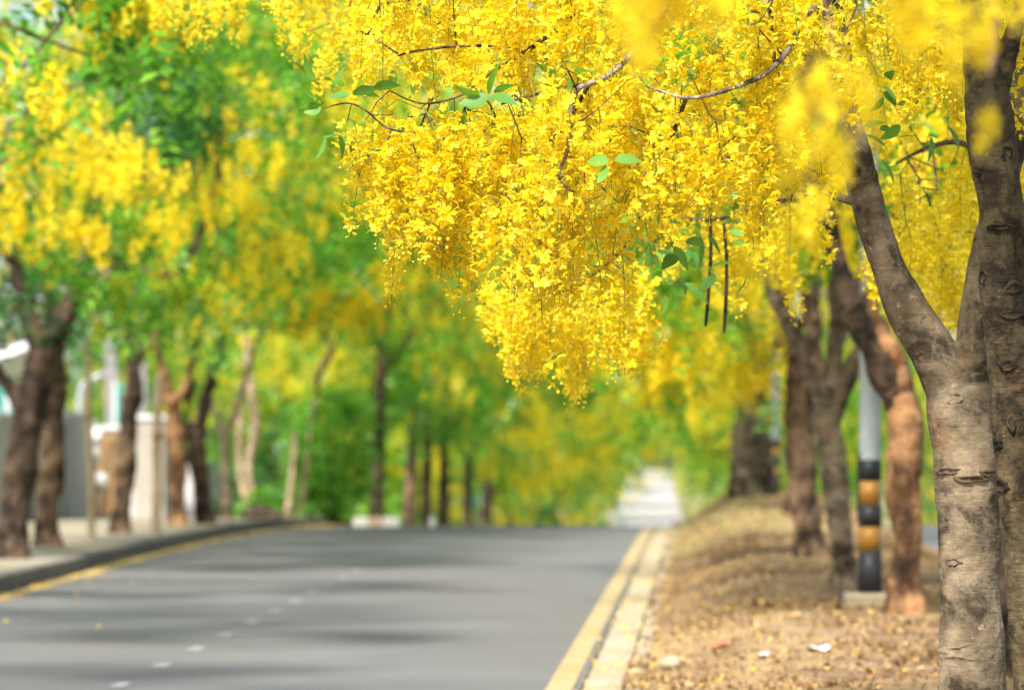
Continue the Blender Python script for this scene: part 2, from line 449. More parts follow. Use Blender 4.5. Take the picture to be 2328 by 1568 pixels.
while y < 70:
    L = random.uniform(0.5, 1.0)
    block('kerb_stone', lambda y: xr(y) + 0.415, lambda y: xr(y) + 0.50 + 0.02 * math.sin(3.1 * L), y, y + L - 0.03, -0.1, 0.055, M['concrete'], kb, 0.012, 0.014)
    y += L
strip('gutter_bed', lambda y: xr(y) + 0.12, lambda y: xr(y) + 0.53, -55, 205, 1.0, -0.03, M['kerb'], 2)

# left kerb: one stone after the other, then pavement
lk = empty('kerb', (xl(50), 50, 0), None, None); lk['kind'] = 'structure'
y = 28.0
while y < 76:
    block('kerb_stone', lambda y: xl(y) - 0.16, xl, y, y + 0.985, -0.1, 0.17, M['kerb'], lk, 0.02, 0.006)
    y += 1.0
strip('pavement', lambda y: xl(y) - 4.6, lambda y: xl(y) - 0.15, -50, 205, 1.0, 0.155, M['kerb_top'], 4)
# paved slabs are too blurred to tell apart; the median mound is built fine enough to carry its unevenness
strip('median', xm0, xm1, -10, 130, 0.2, 0, M['soil'], 24, 'structure', None, median_z)
strip('median_beyond', xm0, xm1, 130, 500, 4, 0.12, M['ground'], 3)
strip('verge', xo1, lambda y: xo1(y) + 3.0, -30, 200, 2.0, 0.10, M['ground'], 3)

# ------------------------------------------------------------------ flowers
def petal_grid(L, w, cup, nu=3, nv=4):
    prof_w = {4: [0.16, 0.85, 1.0, 0.42], 3: [0.25, 1.0, 0.45], 2: [0.45, 1.0]}[nv]
    V = []
    for i in range(nv):
        t = i / (nv - 1)
        for j in range(nu):
            u = -1 + 2 * j / (nu - 1)
            x = t * L - (0.10 * L * u * u if i == nv - 1 else 0)
            V.append((x, u * w * 0.5 * prof_w[i], cup * L * (0.55 * t * t + 0.35 * u * u * math.sin(math.pi * min(t + .15, 1)))))
    F = []
    for i in range(nv - 1):
        for j in range(nu - 1):
            a = i * nu + j
            F.append((a, a + 1, a + nu + 1, a + nu))
    return np.array(V), F

def rot_between(a, b):
    return Vector(a).rotation_difference(Vector(b)).to_matrix()

def ball(c, r, n=2):
    """small cube-sphere of quads"""
    V, F, idx = [], [], {}
    for ax in range(3):
        for s in (-1, 1):
            g = {}
            for i in range(n + 1):
                for j in range(n + 1):
                    v = [0, 0, 0]; v[ax] = s; v[(ax + 1) % 3] = -1 + 2 * i / n; v[(ax + 2) % 3] = -1 + 2 * j / n
                    key = tuple(round(q, 4) for q in v)
                    if key not in idx:
                        d = Vector(v).normalized()
                        idx[key] = len(V); V.append(Vector(c) + Vector((d.x * r, d.y * r, d.z * r * 1.15)))
                    g[i, j] = idx[key]
            for i in range(n):
                for j in range(n):
                    q = (g[i, j], g[i + 1, j], g[i + 1, j + 1], g[i, j + 1])
                    F.append(q if s > 0 else q[::-1])
    return V, F

def flower_geo(rng, detail=True):
    """flower with its axis along +Z: five spoon-shaped petals and long curved stamens; (V, F, material index)"""
    V, F, MI = [], [], []
    open0 = rng.uniform(58, 88)
    for k in range(5):
        a = R(72 * k + rng.uniform(-9, 9))
        L = rng.uniform(0.022, 0.028); w = L * rng.uniform(0.54, 0.68)
        pv, pf = petal_grid(L, w, rng.uniform(0.05, 0.34), 3, 4 if detail else 2)
        op = R(open0 + rng.uniform(-16, 14))
        m = (Matrix.Rotation(a, 3, 'Z') @ Matrix.Rotation(-(math.pi / 2 - op), 3, 'Y') @ Matrix.Rotation(rng.uniform(-.35, .35), 3, 'X'))
        off = len(V)
        V += [m @ (Vector(v) + Vector((0.0025, 0, 0))) for v in pv]
        F += [tuple(i + off for i in f) for f in pf]; MI += [0] * len(pf)
    if detail:
        for k in range(3):
            a = rng.uniform(0, 6.28)
            d = Vector((math.cos(a), math.sin(a), 0)); s = Vector((-d.y, d.x, 0)) * 0.0007
            off = len(V)
            for i in range(6):
                t = i / 5
                c = Vector((0, 0, 0.002)) + Vector((0, 0, 1)) * (0.028 * math.sin(t * 2.3)) + d * (0.022 * (1 - math.cos(t * 2.6)))
                V += [c - s, c + s]
            for i in range(5):
                b = off + 2 * i
                F.append((b, b + 1, b + 3, b + 2)); MI.append(1)
    return V, F, MI

class Geo:
    def __init__(self): self.V, self.F, self.M = [], [], []
    def add(self, V, F, mi):
        o = len(self.V); self.V += [tuple(v) for v in V]; self.F += [tuple(i + o for i in f) for f in F]
        self.M += [mi] * len(F) if isinstance(mi, int) else list(mi)

frng = random.Random(5)
FLOWERS = [flower_geo(frng) for _ in range(8)]
FL_MESH = []
for i, (v, f, mi) in enumerate(FLOWERS):
    me = bpy.data.meshes.new('flower')
    me.from_pydata([tuple(a) for a in v], [], f)
    for m in (M['petal'], M['bud']): me.materials.append(m)
    me.polygons.foreach_set('material_index', mi)
    me.polygons.foreach_set('use_smooth', [True] * len(f))
    me.update()
    FL_MESH.append(me)

def raceme(rng, L):
    """hanging raceme from the origin; returns full mesh data, the stem alone, and the flowers' places"""
    stem, spots = Geo(), []
    a0 = rng.uniform(0, 6.28); lift = rng.uniform(-0.9, 0.5)
    d = Vector((math.cos(a0) * math.cos(lift), math.sin(a0) * math.cos(lift), math.sin(lift)))
    P = [Vector((0, 0, 0))]; n = 14
    for i in range(n):
        d = (d + Vector((rng.uniform(-.05, .05), rng.uniform(-.05, .05), -0.42))).normalized()
        P.append(P[-1] + d * (L / n))
    stem.add(*tube(P, [0.0023 - 0.0012 * i / n for i in range(n + 1)], 4, False), 1)
    nf = int(L / 0.0130); ang = rng.uniform(0, 6.28)
    for k in range(nf):
        t = 0.16 + 0.84 * (k + rng.uniform(-.3, .3)) / nf
        t = min(max(t, 0.1), 0.999); q = t * n; i = min(int(q), n - 1)
        p = P[i].lerp(P[i + 1], q - i); td = (P[i + 1] - P[i]).normalized()
        ang += 2.4 + rng.uniform(-.3, .3)
        o1 = td.orthogonal().normalized(); o2 = td.cross(o1)
        out = (o1 * math.cos(ang) + o2 * math.sin(ang))
        pl = (0.052 - 0.028 * t) * rng.uniform(0.8, 1.2)
        pd = (out + td * rng.uniform(0.1, 0.5) + Vector((0, 0, -0.15))).normalized()
        e = p + pd * pl + Vector((0, 0, -0.004))
        stem.add(*tube([p, p + pd * pl * 0.6, e], [0.0007, 0.0006, 0.0006], 3, False), 1)
        if t > 0.80 + rng.uniform(-.08, .08):
            stem.add(*ball(e, rng.uniform(0.0045, 0.0085) * (1.25 - 0.5 * t)), 2)
        else:
            ax = (pd * 0.7 + Vector((0, 0, -0.35)) + Vector((rng.uniform(-.6, .6), rng.uniform(-.6, .6), rng.uniform(-.6, .6)))).normalized()
            rot = rot_between((0, 0, 1), ax) @ Matrix.Rotation(rng.uniform(0, 6.28), 3, 'Z')
            s = rng.uniform(0.88, 1.15)
            m4 = Matrix.Translation(e) @ (rot * s).to_4x4()
            spots.append((m4, rng.randrange(len(FLOWERS))))
    full = Geo(); full.V, full.F, full.M = list(stem.V), list(stem.F), list(stem.M)
    for m4, k in spots:
        v, f, mi = FLOWERS[k]
        full.add([m4 @ a for a in v], f, [2 if q == 1 else 0 for q in mi])
    return full, stem, spots

def geo_mesh(name, g):
    me = bpy.data.meshes.new(name)
    me.from_pydata(g.V, [], g.F)
    for m in (M['petal'], M['stem'], M['bud']): me.materials.append(m)
    me.polygons.foreach_set('material_index', g.M)
    me.polygons.foreach_set('use_smooth', [True] * len(g.F))
    me.update()
    return me

RAC = []
for i in range(14):
    full, stem, spots = raceme(frng, frng.uniform(0.22, 0.46))
    RAC.append((geo_mesh('flower_raceme', full), geo_mesh('raceme_stem', stem), spots))

def place_raceme(parent, p, scale=1.0, split=False, k=None, tilt=0.12):
    k = random.randrange(len(RAC)) if k is None else k
    o = bpy.data.objects.new('flower_raceme', RAC[k][1] if split else RAC[k][0])
    COL.objects.link(o)
    o.parent = parent
    o.location = Vector(p) - parent.location
    o.rotation_euler = (random.uniform(-tilt, tilt), random.uniform(-tilt, tilt), random.uniform(0, 6.28))
    o.scale = (scale,) * 3
    if split:
        for m4, q in RAC[k][2]:
            c = bpy.data.objects.new('flower', FL_MESH[q])
            COL.objects.link(c)
            c.parent = o
            c.matrix_local = m4
    return o

# leaves: one leaflet mesh, ovate with a fold along the midrib
def leaflet(L, w, fold=0.18, nv=6):
    V, F = [], []
    for i in range(nv):
        t = i / (nv - 1)
        ww = w * 0.5 * (math.sin(math.pi * (0.06 + 0.90 * t) ** 0.8)) 
        z = -0.22 * L * t * t
        V += [(t * L, -ww, z + fold * ww), (t * L, 0, z), (t * L, ww, z + fold * ww)]
    for i in range(nv - 1):
        for j in range(2):
            a = 3 * i + j
            F.append((a, a + 1, a + 4, a + 3))
    return V, F
LEAF_MESH = []
for (L, w) in ((0.085, 0.046), (0.10, 0.05), (0.07, 0.042)):
    v, f = leaflet(L, w)
    me = bpy.data.meshes.new('leaf'); me.from_pydata(v, [], f); me.materials.append(M['leaf_near'])
    me.polygons.foreach_set('use_smooth', [True] * len(f)); me.update()
    LEAF_MESH.append(me)

# ------------------------------------------------------------------ cheap racemes and leaves for trees out of focus (quads only, joined with numpy)
def low_raceme(rng, L, nf, petals):
    V, F = [], []
    for k in range(nf):
        t = (k + 0.5) / nf
        a = k * 2.4 + rng.uniform(-.3, .3); rr = 0.052 - 0.026 * t
        c = Vector((math.cos(a) * rr, math.sin(a) * rr, -L * (0.1 + 0.9 * t)))
        ax = Vector((math.cos(a), math.sin(a), -0.4)) + Vector((rng.uniform(-.6, .6), rng.uniform(-.6, .6), rng.uniform(-.6, .6)))
        rot = rot_between((0, 0, 1), ax.normalized()) @ Matrix.Rotation(rng.uniform(0, 6), 3, 'Z')
        for q in range(petals):
            b = 6.283 * q / petals
            s = 0.029 if petals > 3 else 0.036
            w = 0.010 if petals > 3 else 0.015
            m = rot @ Matrix.Rotation(b, 3, 'Z')
            o = len(V)
            V += [tuple(c + m @ Vector(v)) for v in ((0.001, 0, 0), (s * .6, -w, .005), (s, 0, .009), (s * .6, w, .005))]
            F.append((o, o + 1, o + 2, o + 3))
    return np.array(V), np.array(F)
lr = random.Random(3)
LOW = {5: [low_raceme(lr, lr.uniform(.20, .34), 15, 5) for _ in range(4)], 3: [low_raceme(lr, lr.uniform(.20, .34), 12, 3) for _ in range(4)]}

def low_leaf(rng, pairs=4):
    """compound leaf: a drooping rachis with pairs of leaflets"""
    V, F = [], []
    L = 0.34
    for k in range(pairs):
        t = 0.25 + 0.75 * k / (pairs - 1)
        base = Vector((L * t, 0, -0.25 * L * t * t))
        for s in (-1, 1):
            d = Vector((0.45, s * 0.9, rng.uniform(-.5, .05))).normalized()
            ll = rng.uniform(0.085, 0.125); w = ll * 0.27
            side = d.cross(Vector((0, 0, 1))).normalized() * w
            o = len(V)
            V += [tuple(base), tuple(base + d * ll * .5 - side + Vector((0, 0, .006))), tuple(base + d * ll), tuple(base + d * ll * .5 + side + Vector((0, 0, .006)))]
            F.append((o, o + 1, o + 2, o + 3))
    return np.array(V), np.array(F)
LOWLEAF = [low_leaf(lr) for _ in range(4)]

def scatter(templates, pts, scales, rng, droop=0.35, full=False):
    """copies of quad templates at pts with random heading and tilt -> V, F arrays"""
    Vs, Fs, off = [], [], 0
    pts = np.asarray(pts); n = len(pts)
    if n == 0: return None
    which = rng.integers(0, len(templates), n)
    for k, (tv, tf) in enumerate(templates):
        idx = np.where(which == k)[0]
        if len(idx) == 0: continue
        m = len(idx)
        h = rng.uniform(0, 2 * np.pi, m); tx = rng.uniform(-droop, droop, m); ty = rng.uniform(-droop, droop, m)
        if full: ty = rng.uniform(-0.6, 1.0, m); tx = rng.uniform(-0.9, 0.9, m)
        cx, sx, cy, sy, cz, sz = np.cos(tx), np.sin(tx), np.cos(ty), np.sin(ty), np.cos(h), np.sin(h)
        Rm = np.empty((m, 3, 3))
        Rm[:, 0, 0] = cz * cy; Rm[:, 0, 1] = cz * sy * sx - sz * cx; Rm[:, 0, 2] = cz * sy * cx + sz * sx
        Rm[:, 1, 0] = sz * cy; Rm[:, 1, 1] = sz * sy * sx + cz * cx; Rm[:, 1, 2] = sz * sy * cx - cz * sx
        Rm[:, 2, 0] = -sy; Rm[:, 2, 1] = cy * sx; Rm[:, 2, 2] = cy * cx
        W = np.einsum('mij,vj->mvi', Rm, tv) * np.asarray(scales)[idx][:, None, None] + pts[idx][:, None, :]
        Vs.append(W.reshape(-1, 3))
        Fs.append((tf[None] + (np.arange(m) * len(tv))[:, None, None]).reshape(-1, 4) + off)
        off += m * len(tv)
    return np.concatenate(Vs), np.concatenate(Fs)

# ------------------------------------------------------------------ branching
def connect(seeds, targets, rng, jitter=0.12, r0=0.005, p=0.45, rmax=0.05, sag=0.0, segs=5):
    """thin branches that reach every target from the nearest wood already there; radii follow what each one carries"""
    nodes = [Vector(s) for s in seeds]; par = [-1] * len(nodes)
    cen = sum(nodes, Vector()) / len(nodes)
    todo = sorted(range(len(targets)), key=lambda i: min((Vector(targets[i]) - s).length for s in nodes[:len(seeds)]))
    arr = np.array([tuple(n) for n in nodes])
    tip = {}
    for ti in todo:
        t = Vector(targets[ti])
        d2 = ((arr - np.array(t)) ** 2).sum(1)
        k = int(d2.argmin()); a = nodes[k]; D = (t - a).length
        steps = max(1, min(6, int(D / 0.25)))
        prev = k
        for s in range(1, steps + 1):
            u = s / steps
            q = a.lerp(t, u)
            if s < steps:
                q = q + Vector((rng.uniform(-1, 1), rng.uniform(-1, 1), rng.uniform(-.6, 1) + sag)) * jitter * D * 0.5 * math.sin(math.pi * u)
            nodes.append(q); par.append(prev); prev = len(nodes) - 1
            arr = np.vstack([arr, np.array(q)])
        tip[ti] = prev
    cnt = [0] * len(nodes)
    for ti, k in tip.items():
        while k != -1:
            cnt[k] += 1; k = par[k]
    parts, done = [], set()
    kids = {}
    for i, q in enumerate(par):
        if q >= 0: kids.setdefault(q, []).append(i)
    rad = lambda i: min(rmax, r0 * max(1, cnt[i]) ** p)
    def chain(start):
        P, r = [nodes[par[start]], nodes[start]], [min(rad(start) * 1.05, rad(par[start]) if par[start] >= len(seeds) else 9), rad(start)]
        i = start
        while i in kids:
            j = max(kids[i], key=lambda c: cnt[c])
            for c in kids[i]:
                if c != j: stack.append(c)
            P.append(nodes[j]); r.append(rad(j)); i = j
        r[-1] *= 0.7
        parts.append(tube(P, r, segs, True))
    stack = [i for i, q in enumerate(par) if 0 <= q < len(seeds)]
    while stack: chain(stack.pop())
    return merge(parts) if parts else None

BVH = {}
def wood(name, paths, mat, parent, voxel=None, disp=0.012, segs=14, nsub=6, wob=0.18, texsize=0.12):
    """trunk and limbs grown together into one skin"""
    parts = []
    for k, pth in enumerate(paths):
        P, r = smooth_path(pth, nsub)
        parts.append(tube(P, r, segs, True, wob, k * 3.7 + parent.location.y))
    V, F = merge(parts)
    o = mesh_obj(name, V, F, mat, parent)
    BVH[parent.name] = BVHTree.FromPolygons([tuple(v) for v in V], F)
    if voxel:
        m = o.modifiers.new('remesh', 'REMESH'); m.mode = 'VOXEL'; m.voxel_size = voxel; m.use_smooth_shade = True
        m = o.modifiers.new('smooth', 'SMOOTH'); m.factor = 0.5; m.iterations = 5
        if disp:
            t = bpy.data.textures.new('bark_relief', 'CLOUDS'); t.noise_scale = texsize; t.noise_depth = 3
            t2 = bpy.data.textures.new('bark_swelling', 'CLOUDS'); t2.noise_scale = texsize * 3; t2.noise_depth = 1
            m = o.modifiers.new('swelling', 'DISPLACE'); m.texture = t2; m.strength = disp * 2.2; m.mid_level = 0.5; m.texture_coords = 'LOCAL'
            m = o.modifiers.new('relief', 'DISPLACE'); m.texture = t; m.strength = disp; m.mid_level = 0.5; m.texture_coords = 'LOCAL'
    return o

# where the photograph shows flowers, leaves or neither (cells of 97 x 60 of the 2328-wide view)
GRID = [
 "PPyygyyyYYYYYYYYYYYYYYYY",
 "gygGgyGyYYYYYYYYYYYYYYYY",
 "YyGPgyGgyYYYYYYYYYYYYYYY",
 "YYGPDgGgyYYYYYYYYYYYYYyY",
 "YgDPDygGyYYYYYYYYYYYyyyY",
 "YGYYDgYYyyYYYYYYYYYYygYY",
 "ygYYYYYYyyYYYYYYYYYYYYYY",
 "ygYYGgYYyyYYYYYYYYYYYYYY",
 "YYgYYGGgGGyYYYYYYYYYYYYY",
 "DYYgGyYGGYyYYYyyyYYYYYYY",
 "DGgGYYYYYYYYyyyyyYYyYyYY",
 "DGgGGYYYgYYYyyYYyYYYyyYY",
 "DGGyGYygYyGYyyYYYYYyyyYY",
 "DGGGGGyyYGGyyyYYYYyyyyyY",
 "G.GGGGYYyGYGyyYYYYyygyyy",
 "..G..GygGGyGYYYYYYyygyyy",
 ".....GGGGGGgYYYYYYyygyyy",
 "......GG.GGGYYYYYy.ygyyy",
 ".......G...GYYY.yyygyyyG",
 "..........GGgGG..GGGGGGG",
]
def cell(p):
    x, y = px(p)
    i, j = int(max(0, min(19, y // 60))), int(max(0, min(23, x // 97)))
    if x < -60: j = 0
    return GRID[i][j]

PURE = {'y': 'YYYGGG', 'g': 'YGGGG', 'Y': 'YYYYYYGG', 'G': 'GGGGGGGGGY'}
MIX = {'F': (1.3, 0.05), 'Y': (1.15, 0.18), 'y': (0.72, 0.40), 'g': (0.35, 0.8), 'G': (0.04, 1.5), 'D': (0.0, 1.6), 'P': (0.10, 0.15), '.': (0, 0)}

def crown(parent, centre, radii, n, far, seeds, seed, clump=0.5, nrac=12, nleaf=12, rmax=0.05, zmin=2.0, leafmat='leaf', grid=True, kinds_from='YYYYYyg', yel=1.0):
    rng = np.random.default_rng(seed); pr = random.Random(seed)
    C = np.array(centre); rad = np.array(radii)
    cl, kinds = [], []
    tries = 0
    n = int(n * 1.25)
    while len(cl) < n and tries < n * 12:
        tries += 1
        v = rng.normal(size=3); v /= np.linalg.norm(v)
        p = C + v * rad * rng.uniform(0.35, 1.0) ** 0.6
        if p[2] < zmin + prof(p[1]): continue
        c = cell(p) if grid else pr.choice(kinds_from)
        if c == '.' or (c == 'P' and pr.random() < 0.75): continue
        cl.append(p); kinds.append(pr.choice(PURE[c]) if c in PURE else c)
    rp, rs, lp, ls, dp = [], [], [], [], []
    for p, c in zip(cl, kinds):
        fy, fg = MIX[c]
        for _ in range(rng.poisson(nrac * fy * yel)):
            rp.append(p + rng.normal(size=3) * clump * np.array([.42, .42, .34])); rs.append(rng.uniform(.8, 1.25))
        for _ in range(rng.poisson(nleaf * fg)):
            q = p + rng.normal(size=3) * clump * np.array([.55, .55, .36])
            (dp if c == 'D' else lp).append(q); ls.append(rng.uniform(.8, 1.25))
    g = connect(seeds, [Vector(p) for p in cl], pr, 0.16, 0.006, 0.5, rmax)
    if g: mesh_obj('branches', g[0], g[1], M['twig'], parent)
    if rp:
        V, F = scatter(LOW[3 if far else 5], rp, rs, rng, 0.2)
        tag(mesh_obj('blossom', V, F, M['petal'], parent, smooth=False), kind='stuff')
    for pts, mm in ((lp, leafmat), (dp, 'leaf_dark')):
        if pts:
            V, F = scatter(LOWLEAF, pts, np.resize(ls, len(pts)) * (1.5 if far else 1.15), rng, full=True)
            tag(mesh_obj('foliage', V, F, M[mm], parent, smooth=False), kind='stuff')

def tree(name, label, base, paths, mat, voxel, crown_args=None, disp=0.02, group=None, texsize=0.15, segs=12):
    e = empty(name, base, label, 'tree', group)
    wood('trunk', paths, mat, e, voxel, disp, segs, texsize=texsize)
    if crown_args:
        seeds = [q[0] for p in paths for q in p[-2:]]
        for ca in (crown_args if isinstance(crown_args, list) else [crown_args]):
            crown(e, seeds=seeds, **ca)
    return e

def P(Y, *pts):
    """path from (x, y, radius[, Y]) in the 2328-wide view"""
    return [(at(q[0], q[1], q[3] if len(q) > 3 else Y), q[2]) for q in pts]

def ground_at(x, Y, zf):
    X = (x * K - 512) / F_PX * Y
    return Vector((X, Y, zf(X, Y)))
MED = lambda X, Y: median_z(X, Y)
PAV = lambda X, Y: prof(Y) + 0.155

def rooted(x, Y, r, zf=MED, flare=1.35):
    """the two lowest points of a trunk, set into the ground"""
    b = ground_at(x, Y, zf)
    return [(b + Vector((0, 0, -0.12)), r * flare * 1.12), (b + Vector((0, 0, 0.06)), r * flare), ]

# ------------------------------------------------------------------ the flowering tree in focus
YT = 15.0
b = ground_at(2208, YT, MED)
hero = empty('flowering_tree', b, 'grey forked tree whose sharp yellow flower branch arches out over the road', 'tree', 'trees along the median')
lx = rooted(2212, YT, 0.135)
trunk_path = lx + P(YT, (2210, 1568, 0.132), (2206, 1420, 0.128), (2206, 1250, 0.124), (2200, 1100, 0.128), (2192, 1000, 0.138), (2188, 930, 0.142), (2182, 880, 0.13))
left_limb = P(YT, (2190, 960, 0.10), (2160, 880, 0.098), (2118, 790, 0.09), (2068, 715, 0.083), (2030, 640, 0.074), (1998, 550, 0.068), (1972, 460, 0.063), (1958, 400, 0.064), (1942, 320, 0.056), (1925, 230, 0.048), (1900, 60, 0.042, 14.9), (1880, -150, 0.036, 14.8), (1840, -330, 0.03, 14.6))
right_limb = P(YT, (2200, 960, 0.095), (2212, 880, 0.085), (2212, 790, 0.075), (2222, 690, 0.068), (2244, 560, 0.062), (2280, 420, 0.058), (2312, 280, 0.056), (2340, 120, 0.05), (2360, -120, 0.045))
low_limb = P(YT, (2150, 900, 0.07), (2122, 830, 0.05), (2098, 730, 0.033))
wood('trunk', [trunk_path, left_limb, right_limb], M['bark_grey'], hero, 0.009, 0.012, 18, 6, 0.16, 0.12)

def knot(parent, x, y, r, mat, ry=0.6, h=1.0):
    """old pruning scar: an uneven, slightly raised lip around a hollow, lying on the bark"""
    eye = cam.location; tree_b = BVH[parent.name]
    d = (at(x, y, 15.0) - eye).normalized()
    hit = tree_b.ray_cast(eye, d)
    if hit[0] is None: return
    nrm = hit[1] if hit[1].dot(d) < 0 else -hit[1]
    u = nrm.cross(Vector((0, 0, 1))).normalized(); v = u.cross(nrm)
    V, F = [], []
    rings = [(1.35, -0.012), (1.12, 0.003), (0.95, 0.010), (0.78, 0.011), (0.6, 0.004), (0.3, 0.0015), (0.0, 0.003)]
    n = 40
    for (q, hh) in rings:
        for j in range(n):
            a = 6.2832 * j / n
            w = 1 + 0.5 * noise.noise(Vector((x * .37 + 1.5 * math.cos(a), y * .37 + 1.5 * math.sin(a), .3))) + 0.22 * noise.noise(Vector((x * .7 + 3.5 * math.cos(a), y * .7 + 3.5 * math.sin(a), q)))
            p = hit[0] + u * (r * q * w * math.cos(a)) + v * (r * q * w * ry * math.sin(a))
            k2 = tree_b.ray_cast(p + nrm * 0.2, -nrm)
            if k2[0] is None: k2 = tree_b.find_nearest(p)
            V.append(k2[0] + nrm * (hh * h * (1 + .7 * noise.noise(Vector((p * 60))))))
    for i in range(len(rings) - 1):
        for j in range(n):
            k = (j + 1) % n
            F.append((i * n + j, i * n + k, (i + 1) * n + k, (i + 1) * n + j))
    return mesh_obj('bark_scar', V, F, M[mat], parent)
def collar(parent, p, d, r, h, mat):
    """ring of thickened bark around a limb"""
    d = Vector(d).normalized()
    Pq = [p + d * (h * (i / 6 - .5)) for i in range(7)]
    rr = [r * q for q in (0.93, 1.0, 1.06, 1.09, 1.07, 1.01, 0.93)]
    V, F = tube(Pq, rr, 20, False, 0.3, 2.0)
    return mesh_obj('bark_collar', V, F, M[mat], parent)
collar(hero, at(1958, 402, YT), (0.05, 0, -0.3), 0.060, 0.07, 'scar')
for (x, y, r, mt, ry, h) in ((1962, 575, .034, 'scar', .6, .8), (2104, 735, .032, 'bark_grey', .9, 1.2), (2070, 690, .02, 'bark_dark', .7, .7), (2078, 800, .045, 'bark_dark', .5, .9), (2150, 1070, .05, 'bark_dark', .26, 1.2), (2205, 1088, .06, 'bark_dark', .22, 1.2), (2250, 1075, .04, 'bark_dark', .3, 1.0),
                             (2166, 1277, .035, 'bark_dark', .35, .8), (2205, 1480, .09, 'bark_grey', .35, 1.0), (2172, 905, .03, 'bark_grey', .8, .9)):
    knot(hero, x, y, r, mt, ry, h)

BR = [   # branches seen among the flowers: points (x, y, Y), radii from - to, bark
 ([(1900, 60, 14.9), (1850, -180, 14.6), (1650, -270, 14.4), (1450, -190, 14.2), (1335, -20, 14.0), (1290, 45, 13.9), (1250, 78, 13.9), (1190, 120, 13.9), (1120, 162, 13.95)], .024, .005, 'twig'),
 ([(1190, 120, 13.9), (1165, 112, 13.88), (1060, 103, 13.85), (950, 115, 13.85), (905, 126, 13.9)], .0075, .0035, 'twig'),
 ([(905, 122, 13.9), (870, 100, 13.9), (820, 70, 13.95)], .004, .002, 'twig'),
 ([(1900, 60, 14.9), (1850, 20, 14.4), (1815, 65, 14.0), (1798, 105, 13.85), (1750, 160, 13.75), (1700, 187, 13.7), (1620, 214, 13.68), (1560, 222, 13.7), (1500, 206, 13.75), (1468, 195, 13.8)], .014, .004, 'twig_grey'),
 ([(1850, -180, 14.6), (1765, -100, 14.2), (1752, 0, 14.0), (1760, 130, 13.95), (1775, 190, 13.95)], .012, .006, 'twig'),
 ([(1650, -270, 14.4), (1560, -60, 14.1), (1470, 80, 13.85), (1395, 162, 13.75), (1340, 190, 13.7), (1312, 205, 13.68), (1296, 262, 13.66), (1290, 340, 13.66), (1270, 402, 13.66), (1300, 432, 13.68), (1335, 442, 13.7)], .014, .004, 'twig_grey'),
 ([(1270, 402, 13.66), (1240, 406, 13.68), (1190, 402, 13.7)], .0055, .003, 'twig_grey'),
 ([(1395, 162, 13.75), (1330, 190, 13.8), (1250, 205, 13.8), (1190, 222, 13.8), (1140, 236, 13.85)], .007, .004, 'twig'),
 ([(1340, 190, 13.7), (1270, 300, 13.9), (1180, 345, 13.9), (1080, 347, 13.88), (1000, 312, 13.85), (930, 300, 13.82), (880, 290, 13.8), (830, 250, 13.8), (790, 234, 13.8), (735, 246, 13.8)], .008, .002, 'twig'),
 ([(1120, 162, 13.95), (1050, 215, 13.95), (960, 235, 13.9), (885, 205, 13.9)], .005, .0025, 'twig'),
 ([(1560, 222, 13.7), (1520, 330, 14.2), (1470, 450, 15.0), (1420, 560, 16.0), (1340, 630, 16.8), (1260, 690, 17.4)], .009, .004, 'twig'),
 ([(1958, 402, 15.0), (1880, 330, 14.6), (1790, 320, 14.2), (1680, 360, 14.0), (1590, 345, 13.9)], .02, .005, 'twig'),
 ([(1972, 470, 15.0), (1860, 440, 16.0), (1720, 470, 17.0), (1610, 500, 17.2), (1500, 480, 17.4)], .018, .005, 'twig'),
 ([(2280, 420, 15.0), (2200, 330, 16.5), (2120, 330, 17.6), (2040, 370, 18.4)], .018, .006, 'twig'),
 ([(2312, 280, 15.0), (2240, 120, 14.4), (2140, 60, 14.0), (2040, 80, 13.9)], .016, .005, 'twig'),
 ([(2360, -120, 15.0), (2240, -160, 16.5), (2100, -80, 17.5), (1960, -60, 18.0)], .016, .006, 'twig'),
]
BR.append(([(1450, -190, 14.2), (1150, -210, 15.5), (850, -170, 17.3), (640, -110, 18.6), (470, -70, 19.6), (380, -20, 20.2)], .016, .004, 'twig'))
hero_nodes = []
for pts, r1, r2, mt in BR:
    path = [(at(*q), r1 + (r2 - r1) * i / (len(pts) - 1)) for i, q in enumerate(pts)]
    Pq, rq = smooth_path(path, 5)
    rr = [q * (1 + 0.22 * abs(noise.noise(v * 9))) for q, v in zip(rq, Pq)]
    V, F = tube(Pq, rr, 8, True)
    mesh_obj('branch', V, F, M[mt], hero)
    hero_nodes += Pq[3:]

